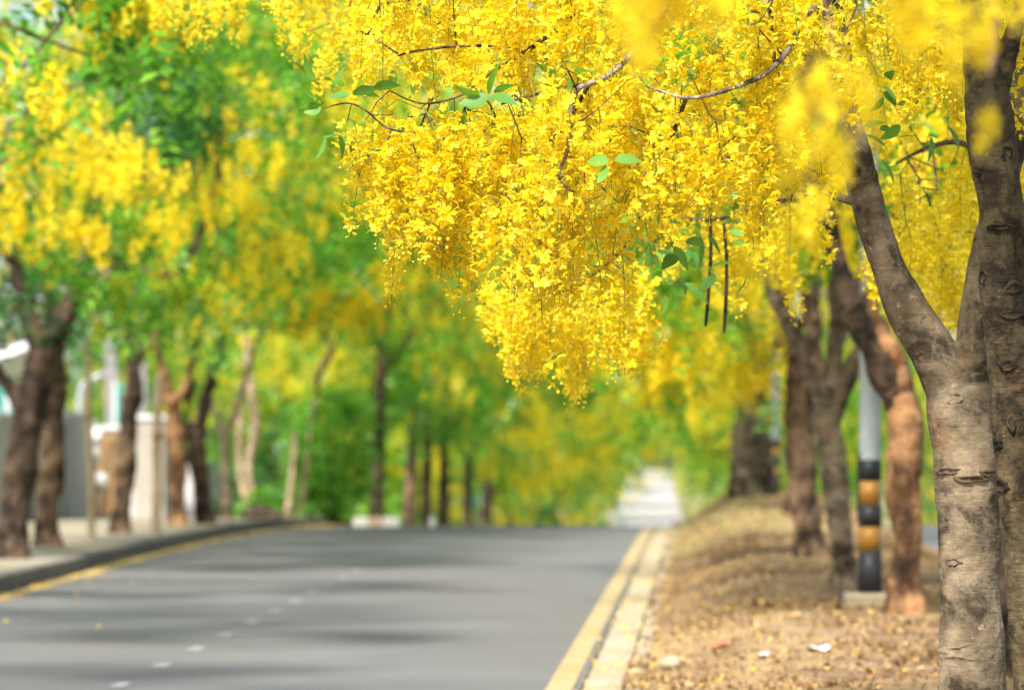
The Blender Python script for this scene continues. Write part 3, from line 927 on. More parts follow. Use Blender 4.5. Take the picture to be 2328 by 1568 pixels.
# where racemes spring from: (x0, x1, y0, y1), depth range, number, raceme size
ZONES = [
 ((840, 1400, -170, 10), (13.7, 14.5), 56, 1.0),
 ((1380, 1820, -170, 50), (13.6, 14.6), 46, 1.0),
 ((790, 1010, 215, 300), (13.6, 14.1), 20, 0.8),
 ((880, 1180, 235, 370), (13.7, 14.4), 34, 1.0),
 ((1060, 1480, 130, 370), (13.4, 14.3), 58, 1.0),
 ((1110, 1450, 380, 500), (13.4, 14.2), 24, 1.0),
 ((930, 1060, 380, 500), (13.8, 14.3), 14, 0.95),
 ((830, 960, 300, 390), (13.7, 14.2), 12, 0.9),
 ((960, 1000, 500, 540), (13.8, 14.2), 2, 0.9),
 ((1450, 1860, 60, 340), (13.7, 14.6), 46, 1.0),
 ((1560, 1800, 300, 400), (13.8, 14.2), 9, 0.95),
 ((1140, 1470, 560, 690), (16.0, 17.4), 50, 1.0),
 ((1150, 1330, 690, 770), (16.2, 17.2), 16, 1.0),
 ((1860, 1965, -60, 150), (14.1, 14.6), 12, 0.9),
 ((850, 1250, 20, 60), (14.2, 14.8), 12, 0.8),
 ((600, 870, -170, -10), (16.5, 18.6), 28, 0.95),
 ((390, 620, -110, -10), (18.4, 20.2), 14, 0.85),
 ((700, 840, 20, 110), (17.0, 18.6), 7, 0.8),
 ((1480, 1860, 400, 560), (16.4, 18.4), 30, 0.85),
 ((1980, 2328, 300, 560), (16.5, 19.5), 56, 1.0),
 ((1930, 2200, 0, 250), (16.5, 19.0), 32, 0.95),
 ((2060, 2240, 520, 660), (17.5, 20.0), 22, 0.95),
 ((2000, 2320, -100, 60), (13.6, 14.6), 24, 0.95),
 ((2050, 2230, 60, 170), (13.7, 14.2), 6, 0.8),
]
hr = random.Random(21)
spots, extra = [], []
for (x0, x1, y0, y1), (d0, d1), n, sc in ZONES:
    for _ in range(n):
        Y = hr.uniform(d0, d1)
        spots.append((at(hr.uniform(x0, x1), hr.uniform(y0, y1), Y), sc * hr.uniform(0.8, 1.18)))
g = connect(hero_nodes, [s[0] for s in spots], hr, 0.14, 0.0016, 0.42, 0.01)
tag(mesh_obj('twigs', g[0], g[1], M['twig'], hero), kind='stuff')
order = sorted(range(len(spots)), key=lambda i: (0 if -20 < px(spots[i][0])[1] and px(spots[i][0])[0] < 1850 else 1, spots[i][0].y))
nfl = 0
for i in order:
    p, s = spots[i]
    k = hr.randrange(len(RAC))
    split = nfl < 285
    if split: nfl += len(RAC[k][2])
    place_raceme(hero, p, s, split, k)

def leaf_at(parent, p, d, s=1.0, k=0):
    o = bpy.data.objects.new('leaf', LEAF_MESH[k % 3]); COL.objects.link(o); o.parent = parent
    d = Vector(d).normalized()
    q = Vector((1, 0, 0)).rotation_difference(d) @ Quaternion((1, 0, 0), hr.uniform(-0.9, 0.9))
    o.rotation_mode = 'QUATERNION'; o.rotation_quaternion = q
    o.location = p - parent.location; o.scale = (s,) * 3
    return o
def sprig(parent, x, y, Y, dirs, s=1.0, L=0.16):
    p0 = at(x, y, Y)
    for i, (dx, dz) in enumerate(dirs):
        d = Vector((dx, hr.uniform(-.5, .3), dz))
        leaf_at(parent, p0 + d.normalized() * hr.uniform(0.0, L), d + Vector((0, hr.uniform(-.3, .3), -0.1)), s * hr.uniform(.85, 1.1), i)
sprig(hero, 752, 240, 13.6, [(-1, .5), (-.6, 1), (-.9, -.2), (.3, -1), (-.2, -1), (-.7, .1), (.2, .8), (.8, .4)], 0.95, 0.12)
sprig(hero, 800, 218, 13.75, [(1, .35), (.6, .8), (.9, .1), (-.4, .4), (-1, .2)], 1.0, 0.10)
sprig(hero, 790, 290, 13.75, [(-.2, -1), (.3, -1), (-.7, -.3)], 1.1, 0.05)
sprig(hero, 1112, 218, 13.5, [(-1, .25), (1, -.1), (.7, .5), (-.6, -.1), (.1, .8)], 1.15, 0.04)
sprig(hero, 1385, 366, 13.4, [(1, .2), (-.8, .2), (-.3, -.6)], 1.1, 0.03)
sprig(hero, 1290, 172, 13.6, [(-.8, .3), (.9, .3), (.2, -.8)], 1.0, 0.05)
sprig(hero, 2110, 240, 15.6, [(-1, .2), (.6, -.7), (.9, .2), (.1, -1), (-.7, -.5)], 1.1, 0.18)
sprig(hero, 1945, 300, 15.4, [(1, -.3), (.8, -.9), (.5, .3)], 1.1, 0.15)
sprig(hero, 1500, 590, 17.0, [(-1, .2), (.4, -1), (.9, .2), (.1, -.9), (-.7, -.5), (.6, .6)], 0.95, 0.22)
sprig(hero, 1305, 480, 14.6, [(-.5, -1), (.4, -1), (.1, -1)], 1.2, 0.1)
sprig(hero, 1480, 510, 14.9, [(-.5, -1), (.6, -.6), (1, .2), (.1, -1)], 1.2, 0.15)
for i in range(60):
    zx = hr.choice([(850, 1100, 90, 230), (1500, 1850, 150, 500), (2000, 2300, 120, 500), (1480, 1700, 520, 650)])
    leaf_at(hero, at(hr.uniform(zx[0], zx[1]), hr.uniform(zx[2], zx[3]), hr.uniform(14.3, 16.5)), (hr.uniform(-1, 1), hr.uniform(-1, 1), hr.uniform(-1, .3)), hr.uniform(.8, 1.2), i)
for (x0, y0, x1, y1, Y, r) in ((1613, 470, 1608, 742, 16.8, .008), (1645, 500, 1650, 756, 16.8, .008), (1322, 770, 1326, 862, 17.4, .009)):
    path = [(at(x0 + (x1 - x0) * t + 5 * math.sin(t * 4), y0 + (y1 - y0) * t, Y), r * q) for t, q in ((0, .25), (.06, .9), (.3, 1), (.6, 1.05), (.94, 1.0), (1, .3))]
    Pq, rq = smooth_path(path, 6)
    V, F = tube(Pq, [q * (1 + .05 * math.sin(i * 2.1)) for i, q in enumerate(rq)], 10, True)
    mesh_obj('seed_pod', V, F, M['pod'], hero)

# ------------------------------------------------------------------ dark trunk at the right edge, its branch comes towards the camera
YF = 13.2
b = ground_at(2332, YF, MED)
front = empty('flowering_tree', b, 'dark cracked trunk at the right edge with blurred flowers nearest the camera', 'tree', 'trees along the median')
fp = rooted(2345, YF, 0.062) + P(YF, (2342, 1568, 0.066), (2334, 1350, 0.070), (2322, 1150, 0.076), (2308, 950, 0.082), (2298, 780, 0.086), (2284, 600, 0.083), (2268, 430, 0.083), (2254, 300, 0.080), (2240, 200, 0.072), (2226, 60, 0.064), (2215, -200, 0.055))
fb = P(YF, (2250, 280, 0.05), (2272, 190, 0.038), (2310, 60, 0.03), (2370, -140, 0.026))
wood('trunk', [fp, fb], M['bark_front'], front, 0.007, 0.014, 18, 6, 0.14, 0.06)
for (x, y, r, ry, mt) in ((2275, 515, .040, .25, 'black_scar'), (2236, 630, .022, 1.1, 'black_scar'), (2302, 655, .030, .6, 'black_scar'), (2300, 715, .042, .35, 'black_scar'), (2252, 925, .028, 1.1, 'black_scar'), (2275, 1105, .034, .7, 'black_scar'), (2292, 830, .03, .5, 'bark_front'), (2240, 262, .03, .6, 'scar'), (2268, 1010, .02, .8, 'black_scar'), (2300, 960, .014, 2.0, 'black_scar'), (2290, 350, .02, 1.2, 'black_scar'), (2225, 395, .014, .7, 'black_scar')):
    knot(front, x, y, r, mt, ry, .8)
fr_nodes = []
for pts in ([(2215, -200, 13.2), (2160, -240, 10.5), (2060, -210, 8.2), (1880, -190, 7.0), (1700, -200, 6.6), (1500, -220, 6.4)],
            [(2160, -240, 10.5), (2240, -160, 8.5), (2260, 60, 7.6), (2250, 180, 7.4)]):
    path = [(at(*q), .02 - .014 * i / (len(pts) - 1)) for i, q in enumerate(pts)]
    Pq, rq = smooth_path(path, 5)
    V, F = tube(Pq, rq, 8, True)
    mesh_obj('branch', V, F, M['twig'], front); fr_nodes += Pq[4:]
FZ = [((1450, 1610, -260, -120), (6.0, 6.8), 17, .62), ((1810, 1900, 90, 190), (6.4, 7.0), 8, .40), ((1850, 1920, 270, 300), (6.4, 7.0), 5, .33), ((1800, 1860, 180, 250), (6.5, 7), 4, .33),
      ((1950, 2200, -280, -150), (6.3, 7.2), 24, .6), ((2180, 2250, -20, 40), (6.6, 7.4), 6, .4), ((2235, 2275, 215, 245), (7.0, 7.4), 4, .26), ((1830, 1880, 400, 420), (8.5, 9.0), 4, .35), ((2230, 2320, -180, -60), (7, 8), 5, .5)]
fs = []
for (x0, x1, y0, y1), (d0, d1), n, sc in FZ:
    for _ in range(n):
        fs.append((at(hr.uniform(x0, x1), hr.uniform(y0, y1), hr.uniform(d0, d1)), sc * hr.uniform(.9, 1.1)))
g = connect(fr_nodes, [s[0] for s in fs], hr, 0.10, 0.0013, 0.42, 0.006)
tag(mesh_obj('twigs', g[0], g[1], M['twig'], front), kind='stuff')
for p, s in fs: place_raceme(front, p, s)

crown(front, (2.3, 12.0, 4.5), (1.8, 2.2, .9), 34, False, [fp[-1][0], fb[-1][0]], 401, .4, 9, 13, .03, 3.55, grid=False, kinds_from='YYyg')
crown(hero, (2.6, 15.6, 4.8), (2.3, 2.2, 1.0), 40, False, [left_limb[-1][0], right_limb[-1][0]], 402, .4, 9, 13, .03, 3.8, grid=False, kinds_from='YYyg')

# ------------------------------------------------------------------ the other trees along the median
gm = 'trees along the median'
Yb = 20.5
tree('flowering_tree', 'thin dark trunk half hidden between the grey forked tree and the right-edge trunk', ground_at(2278, Yb, MED),
     [rooted(2276, Yb, 0.055) + P(Yb, (2280, 1450, .06), (2284, 1250, .058), (2276, 1000, .06), (2290, 700, .055), (2330, 400, .05), (2390, 100, .045))],
     M['bark_dark'], 0.02, dict(centre=(3.6, 20.5, 4.4), radii=(2.4, 2.4, 1.8), n=46, far=False, seed=101, zmin=2.4), group=gm)
Y2 = 28.4
T2 = tree('flowering_tree', 'orange-brown peeling tree standing right of the striped pole on its block', ground_at(2055, Y2, MED),
     [rooted(2055, Y2, 0.135, flare=1.3) + P(Y2, (2052, 1330, .135), (2062, 1220, .125), (2050, 1090, .122), (2058, 980, .128), (2050, 900, .122)),
      P(Y2, (2055, 920, .09), (2040, 840, .088), (2010, 770, .08), (1975, 715, .07, 28.9), (1990, 650, .055, 29.2), (2060, 500, .05, 29.5), (2120, 300, .045, 29.6))],
     M['bark_orange'], 0.016, dict(centre=(2.9, 28.4, 4.9), radii=(3.3, 3.4, 2.3), n=105, far=False, seed=102, zmin=2.7), disp=0.04, group=gm)
wood('limb', [P(Y2, (2052, 960, .08), (2028, 880, .10), (1985, 800, .10), (1945, 720, .09), (1918, 640, .08), (1885, 520, .065), (1840, 380, .055), (1800, 200, .05))], M['bark_dark'], T2, 0.016, 0.035)
Y3 = 32.8
tree('flowering_tree', 'slender grey-brown tree with spread limbs just left of the near striped pole', ground_at(1918, Y3, MED),
     [rooted(1915, Y3, 0.10, flare=1.3) + P(Y3, (1918, 1270, .115), (1905, 1170, .12), (1893, 1060, .112), (1882, 970, .115), (1880, 930, .12)),
      P(Y3, (1880, 960, .075), (1860, 900, .065), (1835, 830, .062), (1810, 770, .06), (1775, 710, .05), (1750, 640, .042), (1720, 500, .036)),
      P(Y3, (1882, 950, .08), (1890, 860, .07), (1900, 780, .066), (1905, 700, .06), (1890, 600, .05), (1900, 400, .04)),
      P(Y3, (1890, 950, .085), (1920, 880, .08), (1945, 820, .075), (1975, 760, .06), (2000, 640, .05), (2030, 480, .04))],
     M['bark_grey'], 0.018, dict(centre=(2.6, 32.8, 5.3), radii=(3.2, 3.2, 2.4), n=95, far=False, seed=103, zmin=3.0), disp=0.035, group=gm)
Y4 = 40.3
tree('flowering_tree', 'thick dark-footed grey tree behind and left of the slender spread-limbed one', ground_at(1845, Y4, MED),
     [rooted(1842, Y4, 0.165, flare=1.25) + P(Y4, (1835, 1200, .18), (1822, 1100, .165), (1815, 1000, .155), (1812, 920, .15)),
      P(Y4, (1815, 1000, .12), (1805, 880, .12), (1798, 790, .10), (1785, 690, .075), (1750, 560, .06), (1700, 380, .05)),
      P(Y4, (1820, 960, .11), (1850, 850, .10), (1848, 760, .10), (1840, 660, .09), (1860, 500, .07), (1880, 320, .06))],
     M['bark_brown'], 0.022, [dict(centre=(2.7, 40.3, 5.7), radii=(3.8, 3.4, 2.6), n=110, far=False, seed=104, zmin=3.1), dict(centre=(1.95, 39.6, 2.75), radii=(.75, 1.0, .75), n=15, far=False, seed=114, zmin=1.2, clump=.34)], disp=0.05, group=gm)
Y5 = 66.0
tree('flowering_tree', 'many-stemmed tree on the brow of the mound left of the distant striped pole', ground_at(1700, Y5, MED),
     [rooted(1690, Y5, 0.26, flare=1.2) + P(Y5, (1690, 1040, .24), (1690, 970, .2)),
      rooted(1722, Y5 + .3, 0.2, flare=1.2) + P(Y5 + .3, (1722, 1040, .19), (1712, 960, .16), (1690, 920, .13), (1660, 880, .1), (1640, 760, .08)),
      P(Y5, (1690, 1000, .2), (1700, 900, .17), (1715, 800, .13), (1700, 650, .1)),
      rooted(1745, Y5 + .6, 0.15, flare=1.2) + P(Y5 + .6, (1742, 1000, .14), (1735, 880, .12), (1760, 760, .1), (1800, 600, .08))],
     M['bark_grey'], 0.03, [dict(centre=(3.6, 66, 5.7), radii=(4.6, 4.2, 3.6), n=150, far=True, seed=105, zmin=2.3, clump=.7), dict(centre=(2.85, 62.5, 2.9), radii=(.95, 2.0, 1.5), n=32, far=True, seed=115, zmin=1.0, clump=.5)], disp=0.06, group=gm)
for i, (x, Y, lab, cx, zc, n) in enumerate(((1560, 92, 'first flowering tree past the crest on the median side, beside the bright far road', 0.8, 5.2, 110), (1800, 55, 'tree with its trunk hidden behind the thick dark-footed grey tree', .3, 6.2, 80), (1590, 125, 'second flowering tree past the crest on the median side, farther down the road', 1.2, 4.6, 110))):
    xx = (xm0(Y) + xm1(Y)) / 2
    bq = Vector((xx, Y, median_z(xx, Y)))
    top = bq + Vector((-.4, 0, 3.4))
    tree('flowering_tree', lab, bq, [[(bq + Vector((0, 0, -.1)), .2), (bq + Vector((0, 0, .1)), .17), (bq + Vector((.08, 0, 1.4)), .14), (top, .10)],
         [(bq + Vector((.05, 0, 1.3)), .1), (bq + Vector((.7, .3, 2.6)), .08), (bq + Vector((1.1, .3, 4.0)), .06)]],
         M['bark_brown'], None, dict(centre=(xx + cx, Y, bq.z + zc), radii=(3.9, 3.8, 3.2), n=n, far=True, seed=110 + i, zmin=.5 if Y > 80 else 3.2, clump=.7), group=gm)

# ------------------------------------------------------------------ the row of trees along the left pavement
gl = 'trees along the left pavement'
tree('flowering_tree', 'nearest left tree, thick dark trunk leaning right at the left edge', ground_at(22, 43.9, PAV),
     [rooted(20, 43.9, .19, PAV, 1.25) + P(43.9, (28, 1180, .185), (48, 1060, .18), (66, 940, .175), (88, 830, .18), (104, 760, .19)),
      P(43.9, (90, 830, .13), (80, 760, .13), (60, 700, .1), (20, 560, .08)),
      P(43.9, (104, 790, .14), (140, 720, .11), (175, 650, .085), (195, 590, .07), (240, 450, .06)),
      P(43.9, (60, 960, .07), (20, 880, .08), (-20, 830, .07), (-80, 760, .05))],
     M['bark_dark'], 0.025, dict(centre=(-5.0, 43.9, 5.2), radii=(3.8, 3.4, 2.6), n=100, far=False, seed=201, zmin=2.3, nleaf=14), disp=0.05, group=gl)
tree('flowering_tree', 'straight brown trunk with orange patches beside the leaning dark left trunk', ground_at(105, 48.9, PAV),
     [rooted(105, 48.9, .17, PAV, 1.2) + P(48.9, (108, 1150, .165), (118, 1040, .15), (122, 940, .15), (125, 830, .14), (130, 750, .13)),
      P(48.9, (128, 800, .1), (160, 720, .09), (215, 660, .075), (280, 560, .06)),
      P(48.9, (128, 780, .1), (120, 700, .09), (90, 600, .07))],
     M['bark_brown'], 0.025, dict(centre=(-4.7, 48.9, 5.4), radii=(3.6, 3.4, 2.6), n=75, far=False, seed=202, zmin=2.7, nleaf=14), disp=0.05, group=gl)
tree('flowering_tree', 'ringed grey-brown left trunk between the two thin wooden stakes', ground_at(272, 55.7, PAV),
     [rooted(272, 55.7, .155, PAV, 1.2) + P(55.7, (275, 1160, .15), (284, 1060, .14), (292, 960, .13), (302, 880, .12), (310, 800, .11)),
      P(55.7, (306, 840, .09), (330, 760, .08), (380, 640, .06)), P(55.7, (308, 820, .08), (290, 720, .07), (250, 600, .06))],
     M['bark_brown'], 0.03, [dict(centre=(-4.2, 55.7, 5.9), radii=(3.8, 3.4, 2.9), n=80, far=True, seed=203, zmin=2.4, clump=.6, nleaf=13), dict(centre=(-5.0, 52.4, 5.0), radii=(2.2, 1.2, .6), n=24, far=True, seed=253, zmin=2.5, clump=.42, grid=False, kinds_from='F')], disp=0.06, group=gl)
tree('flowering_tree', 'bright orange-barked left trunk forking low above the pavement', ground_at(402, 61.7, PAV),
     [rooted(403, 61.7, .15, PAV, 1.15) + P(61.7, (402, 1120, .14), (402, 1040, .14), (396, 960, .135), (388, 900, .125)),
      P(61.7, (390, 930, .1), (378, 870, .085), (365, 820, .07), (340, 700, .06)), P(61.7, (390, 920, .09), (415, 885, .08), (430, 850, .07), (460, 740, .06))],
     M['bark_orange'], 0.03, [dict(centre=(-4.0, 61.7, 6.5), radii=(3.9, 3.4, 3.2), n=80, far=True, seed=204, zmin=2.4, clump=.6, nleaf=13), dict(centre=(-4.4, 58.2, 3.95), radii=(1.1, 1.2, .5), n=14, far=True, seed=252, zmin=2.5, clump=.4, grid=False, kinds_from='F')], disp=0.05, group=gl)
tree('flowering_tree', 'dark bent left trunk just right of the orange-barked one', ground_at(466, 62.5, PAV),
     [rooted(466, 62.5, .16, PAV, 1.15) + P(62.5, (456, 1110, .15), (447, 1030, .14), (455, 960, .12), (470, 900, .105), (492, 840, .1), (510, 760, .08)),
      P(62.5, (450, 1040, .08), (430, 990, .07), (425, 920, .06), (438, 860, .055))],
     M['bark_dark'], 0.03, [dict(centre=(-2.6, 64, 7.0), radii=(3.6, 3.4, 3.2), n=75, far=True, seed=205, zmin=2.5, clump=.6, nleaf=13), dict(centre=(-2.9, 60.2, 4.1), radii=(1.6, 1.4, .7), n=24, far=True, seed=251, zmin=2.5, clump=.42, grid=False, kinds_from='F')], disp=0.05, group=gl)
tree('young_tree', 'thin pale Y-shaped young tree before the cream wall', ground_at(514, 66, PAV),
     [rooted(516, 66, .085, PAV, 1.15) + P(66, (514, 1120, .075), (511, 1040, .075), (510, 985, .075)),
      P(66, (510, 1000, .05), (498, 960, .045), (488, 930, .035), (470, 860, .03)), P(66, (510, 1000, .06), (530, 950, .055), (548, 890, .05), (565, 840, .045), (580, 780, .035))],
     M['bark_pale'], None, dict(centre=(-3.4, 67, 6.4), radii=(2.8, 2.8, 2.8), n=30, far=True, seed=206, zmin=3.4, clump=.6), group=gl)
tree('young_tree', 'crooked pale cream trunk above the dark stone, left of the green bush', ground_at(580, 72, PAV),
     [rooted(585, 72, .07, PAV, 1.1) + P(72, (572, 1120, .07), (565, 1060, .08), (580, 980, .09), (575, 920, .085), (565, 850, .07), (560, 760, .05)),
      P(72, (560, 1150, .06), (545, 1060, .06), (545, 960, .055), (548, 870, .05))],
     M['bark_pale'], None, dict(centre=(-2.6, 73, 6.8), radii=(3.2, 2.8, 3.2), n=34, far=True, seed=207, zmin=3.2, clump=.65), group=gl)
tree('young_tree', 'pair of slim tan stems half hidden by the tall green bush', ground_at(668, 76, PAV),
     [rooted(655, 76, .07, PAV, 1.1) + P(76, (660, 1110, .06), (668, 1040, .055), (668, 980, .05)), rooted(685, 76.5, .07, PAV, 1.1) + P(76.5, (690, 1110, .06), (700, 1040, .06), (705, 980, .05), (720, 900, .04))],
     M['bark_pale'], None, [dict(centre=(-1.4, 78, 7.0), radii=(3.4, 3.0, 3.4), n=40, far=True, seed=208, zmin=3.0, clump=.65), dict(centre=(-2.3, 73.3, 5.3), radii=(2.2, 1.4, .8), n=26, far=True, seed=254, zmin=2.5, clump=.5, grid=False, kinds_from='F')], group=gl)
FX = {0: ((-2.0, 79.5, 5.3), (2.4, 1.6, 1.0), 28), 2: ((-1.0, 97, 4.2), (1.8, 1.6, .9), 18), 4: ((.9, 116, 1.6), (2.3, 2.0, 1.5), 34), 5: ((3.0, 126, 2.1), (2.2, 2.0, 1.6), 34)}   # heavy flower masses that show against the leaves
FARL = [(855, 84, .16, 870, 'bark_dark', 'tall dark straight trunk rising behind the white-painted kerb blocks'), (928, 97, .15, 945, 'bark_brown', 'brown trunk leaning right, first beyond the white-painted kerb'),
        (968, 103, .16, 975, 'bark_brown', 'brown trunk second beyond the white-painted kerb, close by the leaning one'), (1006, 110, .17, 1012, 'bark_dark', 'dark trunk third beyond the white-painted kerb, sunk behind the crest'),
        (1060, 122, .16, 1066, 'bark_dark', 'dark trunk fourth beyond the white-painted kerb, sunk behind the crest'), (1104, 132, .17, 1112, 'bark_brown', 'small brown trunk farthest along the left row behind the crest')]
for i, (x, Y, r, xt, mt, lab) in enumerate(FARL):
    bq = ground_at(x, Y, PAV); tp = at(xt, 1000, Y); tp.z = max(tp.z, bq.z + 4.0)
    tree('flowering_tree', lab, bq, [[(bq + Vector((0, 0, -.1)), r * 1.25), (bq + Vector((0, 0, .15)), r * 1.1), (bq.lerp(tp, .5), r * .9), (tp, r * .72), (tp + Vector((.2, 0, 1.5)), r * .5)],
         [(bq.lerp(tp, .8), r * .55), (tp + Vector((1.0, .2, .6)), r * .45), (tp + Vector((1.8, .2, 1.8)), r * .3)]],
         M[mt], None, [dict(centre=(bq.x + .9 + (i > 2) * .8, Y, bq.z + 6.8), radii=(4.4 + .3 * i, 3.8, 4.4), n=135, far=True, seed=220 + i, zmin=2.4 if i < 2 else 1.5, clump=.75, nleaf=15)] + ([dict(centre=FX[i][0], radii=FX[i][1], n=FX[i][2], far=True, seed=260 + i, zmin=.8, clump=.6, grid=False, kinds_from='FFFG')] if i in FX else []), group=gl)
# two trees whose trunks stand outside the picture on the left; only their overhanging crowns show
tree('flowering_tree', 'overhanging twigs of flowers and leaves across the top left corner', (-6.3, 27.5, 0.155),
     [[(Vector((-6.3, 27.5, 0.05)), .2), (Vector((-6.3, 27.5, .3)), .17), (Vector((-6.2, 27.4, 2.2)), .14), (Vector((-5.4, 27.2, 3.9)), .09)],
      P(27, (-420, 200, .05), (-180, 30, .04), (0, 52, .02), (90, 85, .016), (200, 125, .012), (300, 160, .009), (380, 215, .006)),
      P(26, (-420, 150, .05, 27), (-100, -220, .04), (250, -160, .025), (520, -20, .014), (470, 40, .012), (420, 75, .009), (370, 110, .006)),
      P(24, (250, -160, .022, 26), (500, -150, .018), (700, -40, .012), (760, 80, .008))],
     M['bark_brown'], None, [dict(centre=(-3.6, 25.8, 4.5), radii=(1.7, 1.4, .55), n=34, far=False, seed=231, zmin=3.6, clump=.26, nrac=5, nleaf=7, rmax=.012), dict(centre=(-5.6, 27.5, 6.2), radii=(3.2, 3.0, 1.5), n=55, far=False, seed=232, zmin=4.9, grid=False)], group=gl)

for (Y, lab, X, args) in ((35.5, 'leafy crown with hanging flowers reaching in from the left edge above the leaning dark trunk', -6.1, dict(centre=(-4.9, 35.3, 5.2), radii=(3.1, 3.0, 2.1), n=45, far=False, seed=241, zmin=3.4, nleaf=14)),
                          (19.0, 'crown of the tree left of the camera, shading the near road', -6.6, dict(centre=(-5.8, 19, 5.6), radii=(3.0, 3.0, 1.7), n=55, far=False, seed=242, zmin=4.3, grid=False)),
                          (10.5, 'crown of the tree left behind the camera, shading the near road', -6.8, dict(centre=(-5.6, 10.5, 5.6), radii=(3.2, 3.0, 1.7), n=50, far=False, seed=243, zmin=4.2, grid=False))):
    bq = Vector((X, Y, PAV(X, Y)))
    tree('flowering_tree', lab, bq, [[(bq + Vector((0, 0, -.1)), .2), (bq + Vector((0, 0, .2)), .17), (bq + Vector((.1, 0, 1.8)), .14), (bq + Vector((.5, 0, 3.6)), .09)], [(bq + Vector((.1, 0, 1.7)), .1), (bq + Vector((-.8, .3, 3.2)), .07), (bq + Vector((-1.2, .4, 4.4)), .05)]],
         M['bark_brown'], None, args, group=gl)

# distant trees beyond the dip and behind the wall: copies of a few
far_src = []
for i in range(4):
    e = empty('distant_tree', (0, 0, 0), None, None)
    wood('trunk', [[(Vector((0, 0, -.3)), .32), (Vector((0, 0, .3)), .27), (Vector((.1, .1, 2.2)), .22), (Vector((.3, 0, 4.6)), .15)], [(Vector((.1, .1, 2.0)), .16), (Vector((-1.2, .3, 3.6)), .12), (Vector((-1.8, .3, 5.2)), .08)]], M['bark_dark'], e, None, 0, 8)
    crown(e, (0, 0, 5.0), (4.6, 4.6, 5.0), 150, True, [Vector((.1, .1, 2.2)), Vector((.3, 0, 4.6)), Vector((-1.2, .3, 3.6)), Vector((-1.8, .3, 5.2))], 300 + i, .85, 10 if i < 2 else 6, 12, .08, .35, 'leaf' if i != 3 else 'leaf_dark', False, yel=[1.3, 1.1, 1.0, .6][i])
    far_src.append(e)
def dup(src, loc, rz, sc, label, group):
    c = src.copy(); COL.objects.link(c); c.location = loc; c.rotation_euler = (0, 0, rz); c.scale = (sc,) * 3
    tag(c, label, 'tree', group)
    for ch in src.children:
        d = ch.copy(); COL.objects.link(d); d.parent = c
    return c
FAR = []
dr = random.Random(44)
for Y, n in ((150, 3), (172, 3), (200, 3), (235, 3), (275, 3), (325, 3), (390, 4), (470, 4)):
    for k in range(n):
        off = (2.0 if Y < 220 else 3.6) + k * 6.0 + dr.uniform(-1, 1)
        FAR.append((xl(Y) - off, Y + dr.uniform(-8, 8), dr.uniform(.9, 1.25) * (1 + Y / 900), 'L'))
for Y, n in ((160, 2), (200, 2), (250, 2), (310, 3), (390, 3), (470, 4)):
    for k in range(n):
        off = 1.2 + k * 9.5 + dr.uniform(-.5, 1)
        FAR.append((xr(Y) + 3.0 + off, Y + dr.uniform(-8, 8), dr.uniform(.8, 1.1) * (1 + Y / 900), 'R'))
for k in range(9): FAR.append((-14 - dr.uniform(0, 10) + (k > 5) * 5, 84 + k * 9 + dr.uniform(-3, 3), dr.uniform(.95, 1.3), 'W'))
for k in range(9): FAR.append((xo1(60 + k * 13) + 2.2 + dr.uniform(0, 4), 52 + k * 13 + dr.uniform(-3, 3), dr.uniform(.85, 1.15), 'O'))
for k in range(14): FAR.append((-30 + k * 8 + dr.uniform(-3, 3), 560 + dr.uniform(-20, 60), dr.uniform(2.2, 2.8), 'H'))
TXT = {'L': ('blurred flowering tree beyond the crest on the left of the far road', 'distant trees left of the far road'),
       'R': ('blurred flowering tree beyond the crest on the right of the far road', 'distant trees right of the far road'),
       'W': ('blurred tree behind the boundary wall on the left', 'trees behind the wall'),
       'O': ('blurred tree across the other carriageway on the right', 'trees across the other carriageway'),
       'H': ('hazy tree in the wood closing the far end of the road', 'trees closing the far end of the road')}
for i, (x, y, s, w) in enumerate(FAR):
    src = far_src[{'W': 2 + i % 2, 'O': i % 3}.get(w, i % 4)]
    loc = (x, y, prof(y) - 0.05); lab, grp = TXT[w]
    if w == 'H': loc = (x, y, prof(y))
    if not src.get('used'):
        src['used'] = 1; src.location = loc; src.rotation_euler = (0, 0, dr.uniform(0, 6)); src.scale = (s,) * 3; tag(src, lab, 'tree', grp)
    else: dup(src, loc, dr.uniform(0, 6.28), s, lab, grp)
for o in COL.objects:
    if 'used' in o: del o['used']

